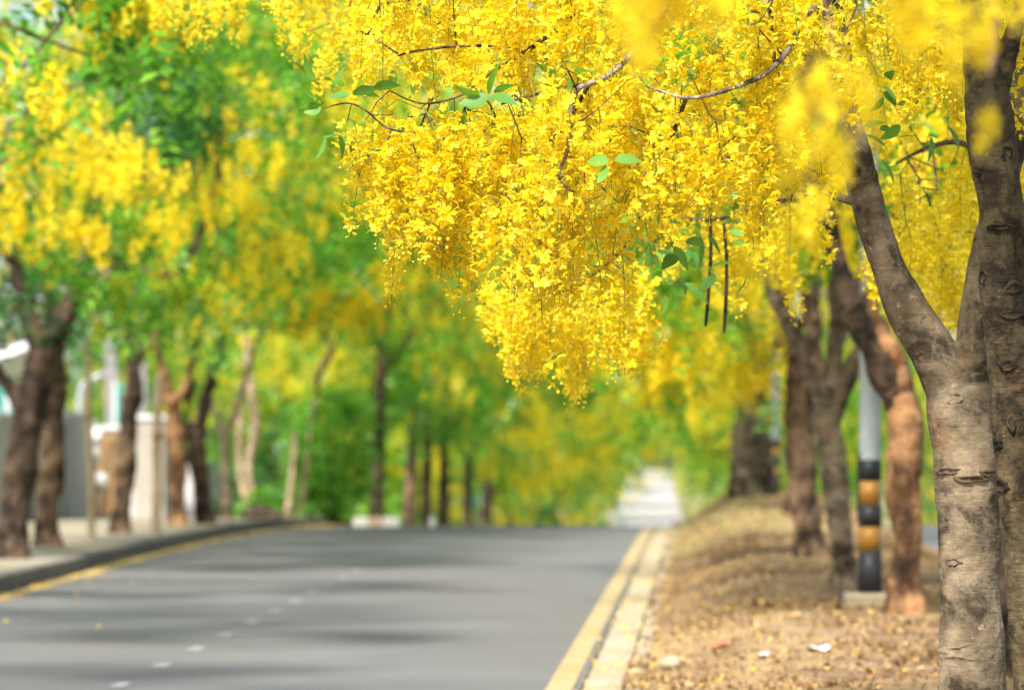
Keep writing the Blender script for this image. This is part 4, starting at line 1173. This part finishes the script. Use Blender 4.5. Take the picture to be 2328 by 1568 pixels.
# ------------------------------------------------------------------ striped lamp posts
def pole(x, Y, label, wrap=True, base=True, y_ground=None, side=0):
    b = ground_at(x, Y, MED) if y_ground is None else Vector(((x * K - 512) / F_PX * Y, Y, y_ground))
    e = empty('lamp_post', b, label, 'lamp post', 'striped lamp posts on the median')
    z0 = b.z
    if base:
        V, F = box(b.x - .20, b.x + .19, b.y - .17, b.y + .17, z0 - .15, z0 + .11, .025)
        o = mesh_obj('concrete_base', V, F, M['concrete'], e, smooth=False); z0 += .11
    r = lambda z: 0.089 - 0.0055 * (z - z0)
    V, F = tube([Vector((b.x, b.y, z)) for z in (z0 - .02, z0 + 1, z0 + 3, z0 + 6, z0 + 8)], [r(z0), r(z0 + 1), r(z0 + 3), r(z0 + 6), r(z0 + 8)], 24)
    sh = mesh_obj('shaft', V, F, M['steel'], e)
    V, F = tube([Vector((b.x, b.y, z0 + 7.9)), Vector((b.x - .4, b.y, z0 + 8.4)), Vector((b.x - 1.5, b.y, z0 + 8.6))], [.04, .035, .03], 8)
    mesh_obj('arm', V, F, M['steel'], e)
    V, F = box(b.x - 2.1, b.x - 1.45, b.y - .12, b.y + .12, z0 + 8.55, z0 + 8.68, .03)
    mesh_obj('lamp_head', V, F, M['grey_paint'], e, smooth=False)
    z = z0 + 0.004
    for h, kind in ((.32, 'black'), (.185, 'reflector'), (.165, 'black'), (.185, 'reflector'), (.165, 'black')):
        n, a0, a1 = (28, 0, 2 * math.pi) if kind == 'black' else (20, R(95), R(318))
        V, F = [], []
        for j in range(n + 1):
            a = a0 + (a1 - a0) * j / n
            for zz, dr_ in ((z, .001), (z, .004), (z + h - .004, .004), (z + h - .004, .001)):
                q = r(zz) + dr_
                V.append((b.x + q * math.cos(a), b.y + q * math.sin(a), zz))
        for j in range(n):
            for c in range(3):
                F.append((4 * j + c, 4 * (j + 1) + c, 4 * (j + 1) + c + 1, 4 * j + c + 1))
        mesh_obj('black_band' if kind == 'black' else 'amber_band', V, F, M[kind], sh, origin=b)
        z += h
    V, F = box(b.x - .098, b.x - .075, b.y - .03, b.y + .03, z0 + .55, z0 + 1.06, .004)
    mesh_obj('strap_plate', V, F, M['black'], sh, origin=b, smooth=False)
    return e
pole(1978, 29.5, 'grey lamp post with black and amber bands, nearest one on the concrete block')
pole(1763, 71, 'distant grey lamp post with black and amber bands beside the many-stemmed tree', base=False)
pole(1848, 108, 'farthest banded lamp post, glimpsed between two tree trunks', base=False)

# ------------------------------------------------------------------ left side: wall, gate, stakes, bush
wx = lambda y: xl(y) - 4.4
def wall_run(name, label, y0, y1, h, mat, capm, panel=3.0):
    e = empty(name, (wx(y0), y0, prof(y0) + .15), label, 'wall')
    y = y0
    while y < y1 - .1:
        L = min(panel, y1 - y); xa, xb = wx(y), wx(y + L); zb = prof(y) + .10
        V = [(xa - .08, y + .16, zb), (xa + .08, y + .16, zb), (xb + .08, y + L - .16, zb), (xb - .08, y + L - .16, zb)]
        V += [(a, b_, zb + h) for a, b_, _ in V]
        pn = mesh_obj('panel', V, [(3, 2, 1, 0), (4, 5, 6, 7), (0, 1, 5, 4), (1, 2, 6, 5), (2, 3, 7, 6), (3, 0, 4, 7)], M[mat], e, smooth=False)
        V2 = [(a + (-.05 if i in (0, 3) else .05), b_, zb + h) for i, (a, b_, _) in enumerate(V[:4])]; V2 += [(a, b_, z + .1) for a, b_, z in V2]
        mesh_obj('coping', V2, [(3, 2, 1, 0), (4, 5, 6, 7), (0, 1, 5, 4), (1, 2, 6, 5), (2, 3, 7, 6), (3, 0, 4, 7)], M[capm], e, smooth=False)
        for q in range(3):
            yy = y + .6 + q * (L - 1.2) / 2; xx = wx(yy)
            Vr, Fr = box(xx + .081, xx + .11, yy - .04, yy + .04, zb + .1, zb + h - .12)
            mesh_obj('rib', Vr, Fr, M[mat], pn, origin=e.location, smooth=False)
        Vp, Fp = box(xa - .17, xa + .17, y - .155, y + .155, zb - .05, zb + h + .16, .03)
        mesh_obj('pillar', Vp, Fp, M[capm], e, smooth=False)
        y += L
    return e
wall_run('boundary_wall', 'white ribbed boundary wall at the left edge behind the trunks', 52, 73.0, 1.78, 'wall_white', 'wall_white')
wall_run('boundary_wall', 'long cream boundary wall beyond the gate opening', 80.0, 120.0, 1.4, 'wall_cream', 'wall_white', 4.0)
def gate_post(x, Y, w, h, mat, label):
    b = ground_at(x, Y, lambda X, Y: prof(Y) + .14)
    e = empty('gate_pillar', b, label, 'pillar')
    V, F = box(b.x - w / 2, b.x + w / 2, Y - w / 2, Y + w / 2, b.z - .1, b.z + h, .02)
    mesh_obj('shaft', V, F, M[mat], e, smooth=False)
    V, F = box(b.x - w / 2 - .05, b.x + w / 2 + .05, Y - w / 2 - .05, Y + w / 2 + .05, b.z + h, b.z + h + .09, .03)
    mesh_obj('cap', V, F, M['wall_white'], e, smooth=False)
    return e
gate_post(162, 71.5, .50, 1.9, 'wall_white', 'white square pillar right of the brown trunk with orange patches')
gate_post(190, 73, .34, 1.82, 'wall_cream', 'narrow cream pillar just left of the thin tall stake')
gate_post(252, 76, .55, 1.75, 'grey_paint', 'grey pillar left of the ringed trunk')
gate_post(342, 79, .62, 2.05, 'wall_cream', 'broad cream pillar behind the pale stake right of the ringed trunk')
gate_post(442, 81, .45, 1.1, 'wall_white', 'low white pillar behind the dark bent trunk')
# brown slatted gate leaf between the pillars
b = ground_at(226, 75, lambda X, Y: prof(Y) + .16)
gt = empty('wooden_gate', b, 'brown wooden gate leaf standing between the pillars', 'gate')
for k in range(6):
    V, F = box(b.x - .42 + k * .145, b.x - .42 + k * .145 + .125, 75 - .02, 75 + .02, b.z + .05, b.z + 1.65, .006)
    mesh_obj('slat', V, F, M['brown_wood'], gt, smooth=False)
for zz in (.3, 1.4):
    V, F = box(b.x - .44, b.x + .46, 75 + .021, 75 + .06, b.z + zz, b.z + zz + .1)
    mesh_obj('rail', V, F, M['brown_wood'], gt, smooth=False)
# round white lamps by the gate
def globe(x, y, Y, r, label):
    c = at(x, y, Y)
    bz = prof(Y) + .16
    e = empty('globe_lamp', (c.x, Y, bz), label, 'lamp', 'round white lamps by the gate')
    V, F = ball(c, r, 5); mesh_obj('globe', V, F, M['white'], e)
    V, F = tube([Vector((c.x, Y, bz - .05)), Vector((c.x, Y, c.z - r * .9))], [.04, .035], 8); mesh_obj('post', V, F, M['grey_paint'], e)
    V, F = tube([Vector((c.x, Y, c.z - r * 1.15)), Vector((c.x, Y, c.z - r * .8))], [.07, .09], 10); mesh_obj('collar', V, F, M['grey_paint'], e)
globe(216, 992, 72.8, .15, 'upper white globe lamp right of the thin stake')
globe(212, 1030, 70.5, .13, 'middle white globe lamp right of the thin stake')
globe(229, 1092, 70.0, .14, 'lowest white globe lamp before the brown gate')
globe(638, 1018, 90, .16, 'white globe lamp among the leaves left of the green bush')
# bent grey pipe gantry and metal roof edge above the wall
pg = empty('lamp_standard', ground_at(180, 74, lambda X, Y: prof(Y) + .15), 'grey bent-arm lamp standard rising behind the wall', 'lamp post')
pth = [(at(180, 1170, 74), .075), (at(180, 1000, 74), .07), (at(181, 920, 74), .065), (at(186, 880, 74), .06), (at(205, 862, 74), .055), (at(240, 850, 74), .05)]
V, F = tube(*smooth_path(pth, 5), 10); mesh_obj('bent_pipe', V, F, M['steel'], pg)
c = at(240, 849, 74); V, F = box(c.x - .1, c.x + .25, c.y - .12, c.y + .12, c.z - .05, c.z + .06, .03); mesh_obj('lamp_head', V, F, M['grey_paint'], pg, smooth=False)
# carport behind the wall
c0 = at(-60, 845, 66); c1 = at(72, 795, 66)
cp = empty('carport', (c0.x, 66, prof(66)), 'pale metal carport roof over the white wall at the left edge', 'carport')
V = []
for (q, dy) in ((c0, -0.6), (c1, -0.6), (c1, 5), (c0, 5)):
    V.append((q.x, 66 + dy, q.z)); 
V += [(a, b_, z + .16) for a, b_, z in V]
mesh_obj('roof', V, [(3, 2, 1, 0), (4, 5, 6, 7), (0, 1, 5, 4), (1, 2, 6, 5), (2, 3, 7, 6), (3, 0, 4, 7)], M['roof_metal'], cp, smooth=False)
for q in (c0, c1):
    for dy in (0, 4.5):
        V, F = tube([Vector((q.x, 66 + dy, prof(66) - .1)), Vector((q.x, 66 + dy, q.z))], [.06, .06], 8); mesh_obj('post', V, F, M['steel'], cp)
# building behind the gate: two grey piers and a dark teal screen
for (x, Y, w, h, lab) in ((253, 95, .26, 5.0, 'slim grey concrete pier behind the gate left of the ringed trunk'), (322, 97, .26, 4.6, 'slim grey concrete pier right of the ringed trunk')):
    bb = ground_at(x, Y, lambda X, Y: prof(Y) - .1)
    e = empty('concrete_pier', bb, lab, 'pier')
    V, F = box(bb.x - w / 2, bb.x + w / 2, Y - w / 2, Y + w / 2, bb.z, bb.z + h, .04); mesh_obj('shaft', V, F, M['grey_paint'], e, smooth=False)
    V, F = box(bb.x - w * .6, bb.x + w * .6, Y - w * .6, Y + w * .6, bb.z, bb.z + .3, .03); mesh_obj('plinth', V, F, M['grey_paint'], e, smooth=False)
def screen(x0, x1, y0, y1, Y, mat, label):
    a, b2 = at(x0, y0, Y), at(x1, y1, Y); gz = prof(Y)
    e = empty('shade_screen', ((a.x + b2.x) / 2, Y, gz), label, 'screen')
    n = max(2, int((b2.x - a.x) / .5)); w = (b2.x - a.x) / n
    for k in range(n):
        V, F = box(a.x + k * w + .01, a.x + (k + 1) * w - .01, Y - .03, Y + .03, b2.z, a.z); mesh_obj('panel', V, F, M[mat], e, smooth=False)
    for xq in (a.x, b2.x):
        V, F = tube([Vector((xq, Y, gz - .2)), Vector((xq, Y, a.z + .05))], [.05, .05], 8); mesh_obj('post', V, F, M['steel'], e)
screen(-20, 66, 880, 945, 73, 'teal', 'dark teal screen above the white wall at the left edge')
screen(262, 300, 870, 960, 92, 'teal', 'dark teal screen left of the ringed trunk above the gate')
screen(1068, 1092, 1120, 1180, 150, 'teal', 'small teal panel between the far left trunks')
# stakes
def stake(x0, y0, x1, y1, Y, r, mat, label):
    b = ground_at(x0, Y, PAV); t = at(x1, y1, Y)
    path = [(b - Vector((0, 0, .1)), r * 1.15), (b.lerp(t, .3) + Vector((.015, 0, 0)), r * 1.05), (b.lerp(t, .65) - Vector((.01, 0, 0)), r), (t, r * .85)]
    Pq, rq = smooth_path(path, 6)
    V, F = tube(Pq, [q * (1 + (.12 if i % 5 == 0 else 0)) for i, q in enumerate(rq)], 10, True, .1)
    e = empty('tree_stake', b, label, 'stake', 'wooden stakes on the left pavement')
    mesh_obj('shaft', V, F, M[mat], e)
    q = b.lerp(t, .62); V, F = tube([q - Vector((0, 0, .05)), q + Vector((0, 0, .05))], [r * 1.25] * 2, 10); mesh_obj('tie', V, F, M['brown_wood'], e)
stake(207, 1230, 200, 770, 51.5, .048, 'bamboo', 'thin tall stake left of the ringed trunk')
stake(352, 1215, 362, 850, 54.5, .066, 'bamboo', 'pale straight stake right of the ringed trunk')
# dark stones of a planter on the pavement
for (x, Y, s, lab) in ((588, 70, .24, 'dark stone at the foot of the crooked pale trunk'), (612, 69.4, .17, 'smaller dark stone at the kerb left of the green bush')):
    b = ground_at(x, Y, PAV); V, F = ball((0, 0, 0), 1, 6)
    V = [Vector((v.x * s * 1.3, v.y * s, v.z * s * .6)) * (1 + .25 * noise.noise(v * 1.7 + Vector((x, 0, 0)))) + b + Vector((0, 0, s * .35)) for v in V]
    tag(mesh_obj('stone', V, F, M['bark_dark'], None, origin=b), lab, 'stone', 'stones on the left pavement')
# bush
def bush(x, Y, rx, rz, n, mat, label, zf=PAV, seed=0, ry=None, group=None, yel=0):
    b = ground_at(x, Y, zf); rng = np.random.default_rng(seed)
    e = empty('bush', b, label, 'bush', group)
    v = rng.normal(size=(n, 3)); v /= np.linalg.norm(v, axis=1)[:, None]
    rr = rng.uniform(.3, 1, n) ** .5
    lump = np.array([1 + .3 * noise.noise(Vector(q) * 2.1 + Vector((seed, 0, 0))) for q in v])
    pts = v * (rr * lump)[:, None] * np.array([rx, ry or rx, rz]) + np.array([b.x, b.y, b.z + rz * .92])
    pts = pts[pts[:, 2] > b.z + .08]
    V, F = scatter(LOWLEAF, pts, rng.uniform(.7, 1.2, len(pts)), rng, full=True)
    tag(mesh_obj('foliage', V, F, M[mat], e, smooth=False), kind='stuff')
    if yel:
        q = pts[rng.integers(0, len(pts), yel)]; V, F = scatter(LOW[3], q, rng.uniform(.7, 1.1, yel), rng, .3)
        tag(mesh_obj('blossom', V, F, M['petal'], e, smooth=False), kind='stuff')
    parts = []
    for k in range(7):
        a = k * .9; parts.append(tube([b + Vector((.1 * math.cos(a), .1 * math.sin(a), -.05)), b + Vector((rx * .4 * math.cos(a), rx * .4 * math.sin(a), rz * .8)), b + Vector((rx * .6 * math.cos(a), rx * .6 * math.sin(a), rz * 1.4))], [.03, .02, .01], 5))
    V, F = merge(parts); mesh_obj('stems', V, F, M['twig'], e)
bush(755, 77, .95, 1.55, 900, 'leaf', 'tall bright green bush behind the kerb before the tall dark trunk', seed=1)
bush(705, 78, .5, 1.25, 420, 'leaf', 'narrow light green bush left of the tall bright bush', seed=2)
bush(640, 80, .55, 1.3, 380, 'leaf_dark', 'dark leafy shrub under the white globe lamp', seed=3)
bush(585, 71, .3, .28, 90, 'leaf', 'small yellow-green plant beside the dark stone', seed=4)
VG = lambda X, Y: prof(Y) + .06
for k in range(11):
    Y = 46 + k * 7.5
    b = xo1(Y) + 1.3
    bush((b / Y * F_PX + 512) / K, Y, 1.5, 1.15, 420, 'leaf' if k % 2 else 'leaf_dark', 'low hedge shrub along the far side of the other carriageway', VG, 20 + k, 3.2, 'hedge shrubs across the other carriageway', 60)
for k in range(8):
    Y = 86 + k * 9; b = xl(Y) - 3.6 - (k % 2)
    bush((b / Y * F_PX + 512) / K, Y, 1.5, 1.3, 420, 'leaf' if k % 3 else 'leaf_dark', 'green undergrowth shrub behind the far left trunks', VG, 40 + k, 2.6, 'undergrowth behind the far left trunks')
# painted kerb blocks by the junction
pk = empty('painted_kerb', at(850, 1190, 72), 'white and tan painted kerb blocks at the junction under the tall dark trunk', 'kerb')
for k, (xa, xb) in enumerate(((802, 838), (839, 868), (869, 908), (975, 990))):
    a, b2 = at(xa, 1176, 72), at(xb, 1176, 72); zb = prof(72) - .1
    V, F = box(a.x + .004, b2.x - .004, 71.9, 72.15, zb, a.z + .01, .025)
    mesh_obj('block', V, F, M['kerb_tan' if k == 1 else 'kerb_white'], pk, smooth=False)

# ------------------------------------------------------------------ litter
def flat_pieces(n, sampler, size, rng, curl=.5):
    """small curled leaves lying on the ground"""
    pts = np.array([sampler() for _ in range(n)])
    t = []
    for q in range(4):
        w = .32 + .1 * q
        t.append((np.array([(-.5, 0, .02), (0, -w, .14 * q), (.5, 0, .05 + .1 * q), (0, w, .02)]), np.array([(0, 1, 2, 3)])))
    return scatter(t, pts, rng.uniform(size[0], size[1], n), rng, curl)
srng = np.random.default_rng(9)
def s_med():
    while True:
        Y = 17 + 55 * srng.random() ** 1.35; u = srng.random(); X = xm0(Y) - .1 + (xm1(Y) - xm0(Y)) * u
        d = noise.noise(Vector((X * .9, Y * .45, 3))) + .5 * noise.noise(Vector((X * 2.6, Y * 1.6, 8)))
        if srng.random() < .12 + max(0, d) * 1.6: return (X, Y, median_z(X, Y) + .012)
V, F = flat_pieces(22000, s_med, (.012, .052), srng)
tag(mesh_obj('leaf_litter', V, F, M['litter'], None, smooth=False), 'brown and tan dry leaves covering the median mound', 'leaf litter', kind='stuff')
def s_pet():
    if srng.random() < .5:
        Y = 17 + 45 * srng.random(); X = xr(Y) + .12 + abs(srng.normal()) * .5 if srng.random() < .5 else xr(Y) + .12 + srng.random() * 3
        return (X, Y, (median_z(X, Y) if X > xm0(Y) else prof(Y) + .03) + .015)
    Y = 28 + 48 * srng.random(); X = xl(Y) + .16 + srng.normal() * .10
    if srng.random() < .2: X = xl(Y) + .2 + abs(srng.normal()) * .8
    return (X, Y, prof(Y) + (.012 if X > xl(Y) else .18))
V, F = flat_pieces(4200, s_pet, (.02, .034), srng, .35)
tag(mesh_obj('fallen_petals', V, F, M['fallen'], None, smooth=False), 'fallen yellow petals strewn along the kerb and on the mound', 'petals', kind='stuff')
def tufts(name, n, sampler, h, mat, label):
    V, F = [], []
    for _ in range(n):
        x, y, z = sampler()
        for k in range(5):
            a = srng.uniform(0, 6.28); L = srng.uniform(*h); lean = srng.uniform(.3, 1.3)
            d = np.array([math.cos(a) * lean, math.sin(a) * lean, 1.0]); d /= np.linalg.norm(d); s = np.array([-math.sin(a), math.cos(a), 0]) * .006
            p0 = np.array([x, y, z - .02]); o = len(V)
            V += [p0 - s, p0 + s, p0 + d * L + s * .3, p0 + d * L - s * .3]; F.append((o, o + 1, o + 2, o + 3))
    tag(mesh_obj(name, np.array(V), np.array(F), M[mat], None, smooth=False), label, 'grass', kind='stuff')
tufts('dry_grass', 6500, s_med, (.02, .08), 'dry_grass', 'straw-coloured dry grass on the median mound')
def s_green():
    Y = srng.uniform(46, 64); X = xm0(Y) + srng.uniform(0, 1.5) ** 1.0
    return (X, Y, median_z(X, Y))
tufts('green_grass', 600, s_green, (.05, .14), 'grass', 'patch of greenish grass near the brow of the mound beside the kerb')
def scrap(x, Y, w, l, mat, label, cat, lift=.02, name='litter_scrap'):
    b = ground_at(x, Y, MED); V, F = [], []
    n = 6
    for i in range(n):
        for j in range(n):
            u, v = i / (n - 1) - .5, j / (n - 1) - .5
            V.append((b.x + u * w, b.y + v * l, b.z + lift + .035 * noise.noise(Vector((u * 3 + x, v * 3, 1))) + .02 * abs(u)))
    for i in range(n - 1):
        for j in range(n - 1):
            a = i * n + j; F.append((a, a + n, a + n + 1, a + 1))
    o = mesh_obj(name, V, F, M[mat], None, origin=b)
    m = o.modifiers.new('thick', 'SOLIDIFY'); m.thickness = .004
    tag(o, label, cat, 'scraps on the median')
scrap(1860, 23.6, .13, .34, 'white', 'white crumpled paper scrap left of the grey forked trunk foot', 'paper')
scrap(1640, 25.6, .14, .2, 'red', 'faded red wrapper on the dry leaves near the kerb', 'wrapper')
scrap(1735, 23.3, .05, .10, 'white', 'tiny white scrap on the dry leaves between the wrapper and the paper', 'paper')
b = ground_at(1528, 24.2, MED); V, F = ball((0, 0, 0), .06, 4)
tag(mesh_obj('stone', [Vector((v.x * 1.3, v.y, v.z * .7)) * (1 + .3 * noise.noise(v * 30)) + b + Vector((0, 0, .03)) for v in V], F, M['concrete'], None, origin=b), 'pale grey stone lying beside the median kerb', 'stone')
b = ground_at(1905, 29.0, MED); t = at(1914, 1322, 29.0)
V, F = tube([b - Vector((0, 0, .08)), b.lerp(t, .5), t], [.012, .011, .009], 8)
o = tag(mesh_obj('iron_peg', V, F, M['black'], None, origin=b), 'black iron peg leaning against the concrete block of the near post', 'peg')
print('TRIS', sum(len(m.polygons) for m in bpy.data.meshes), 'OBJ', len(bpy.data.objects))
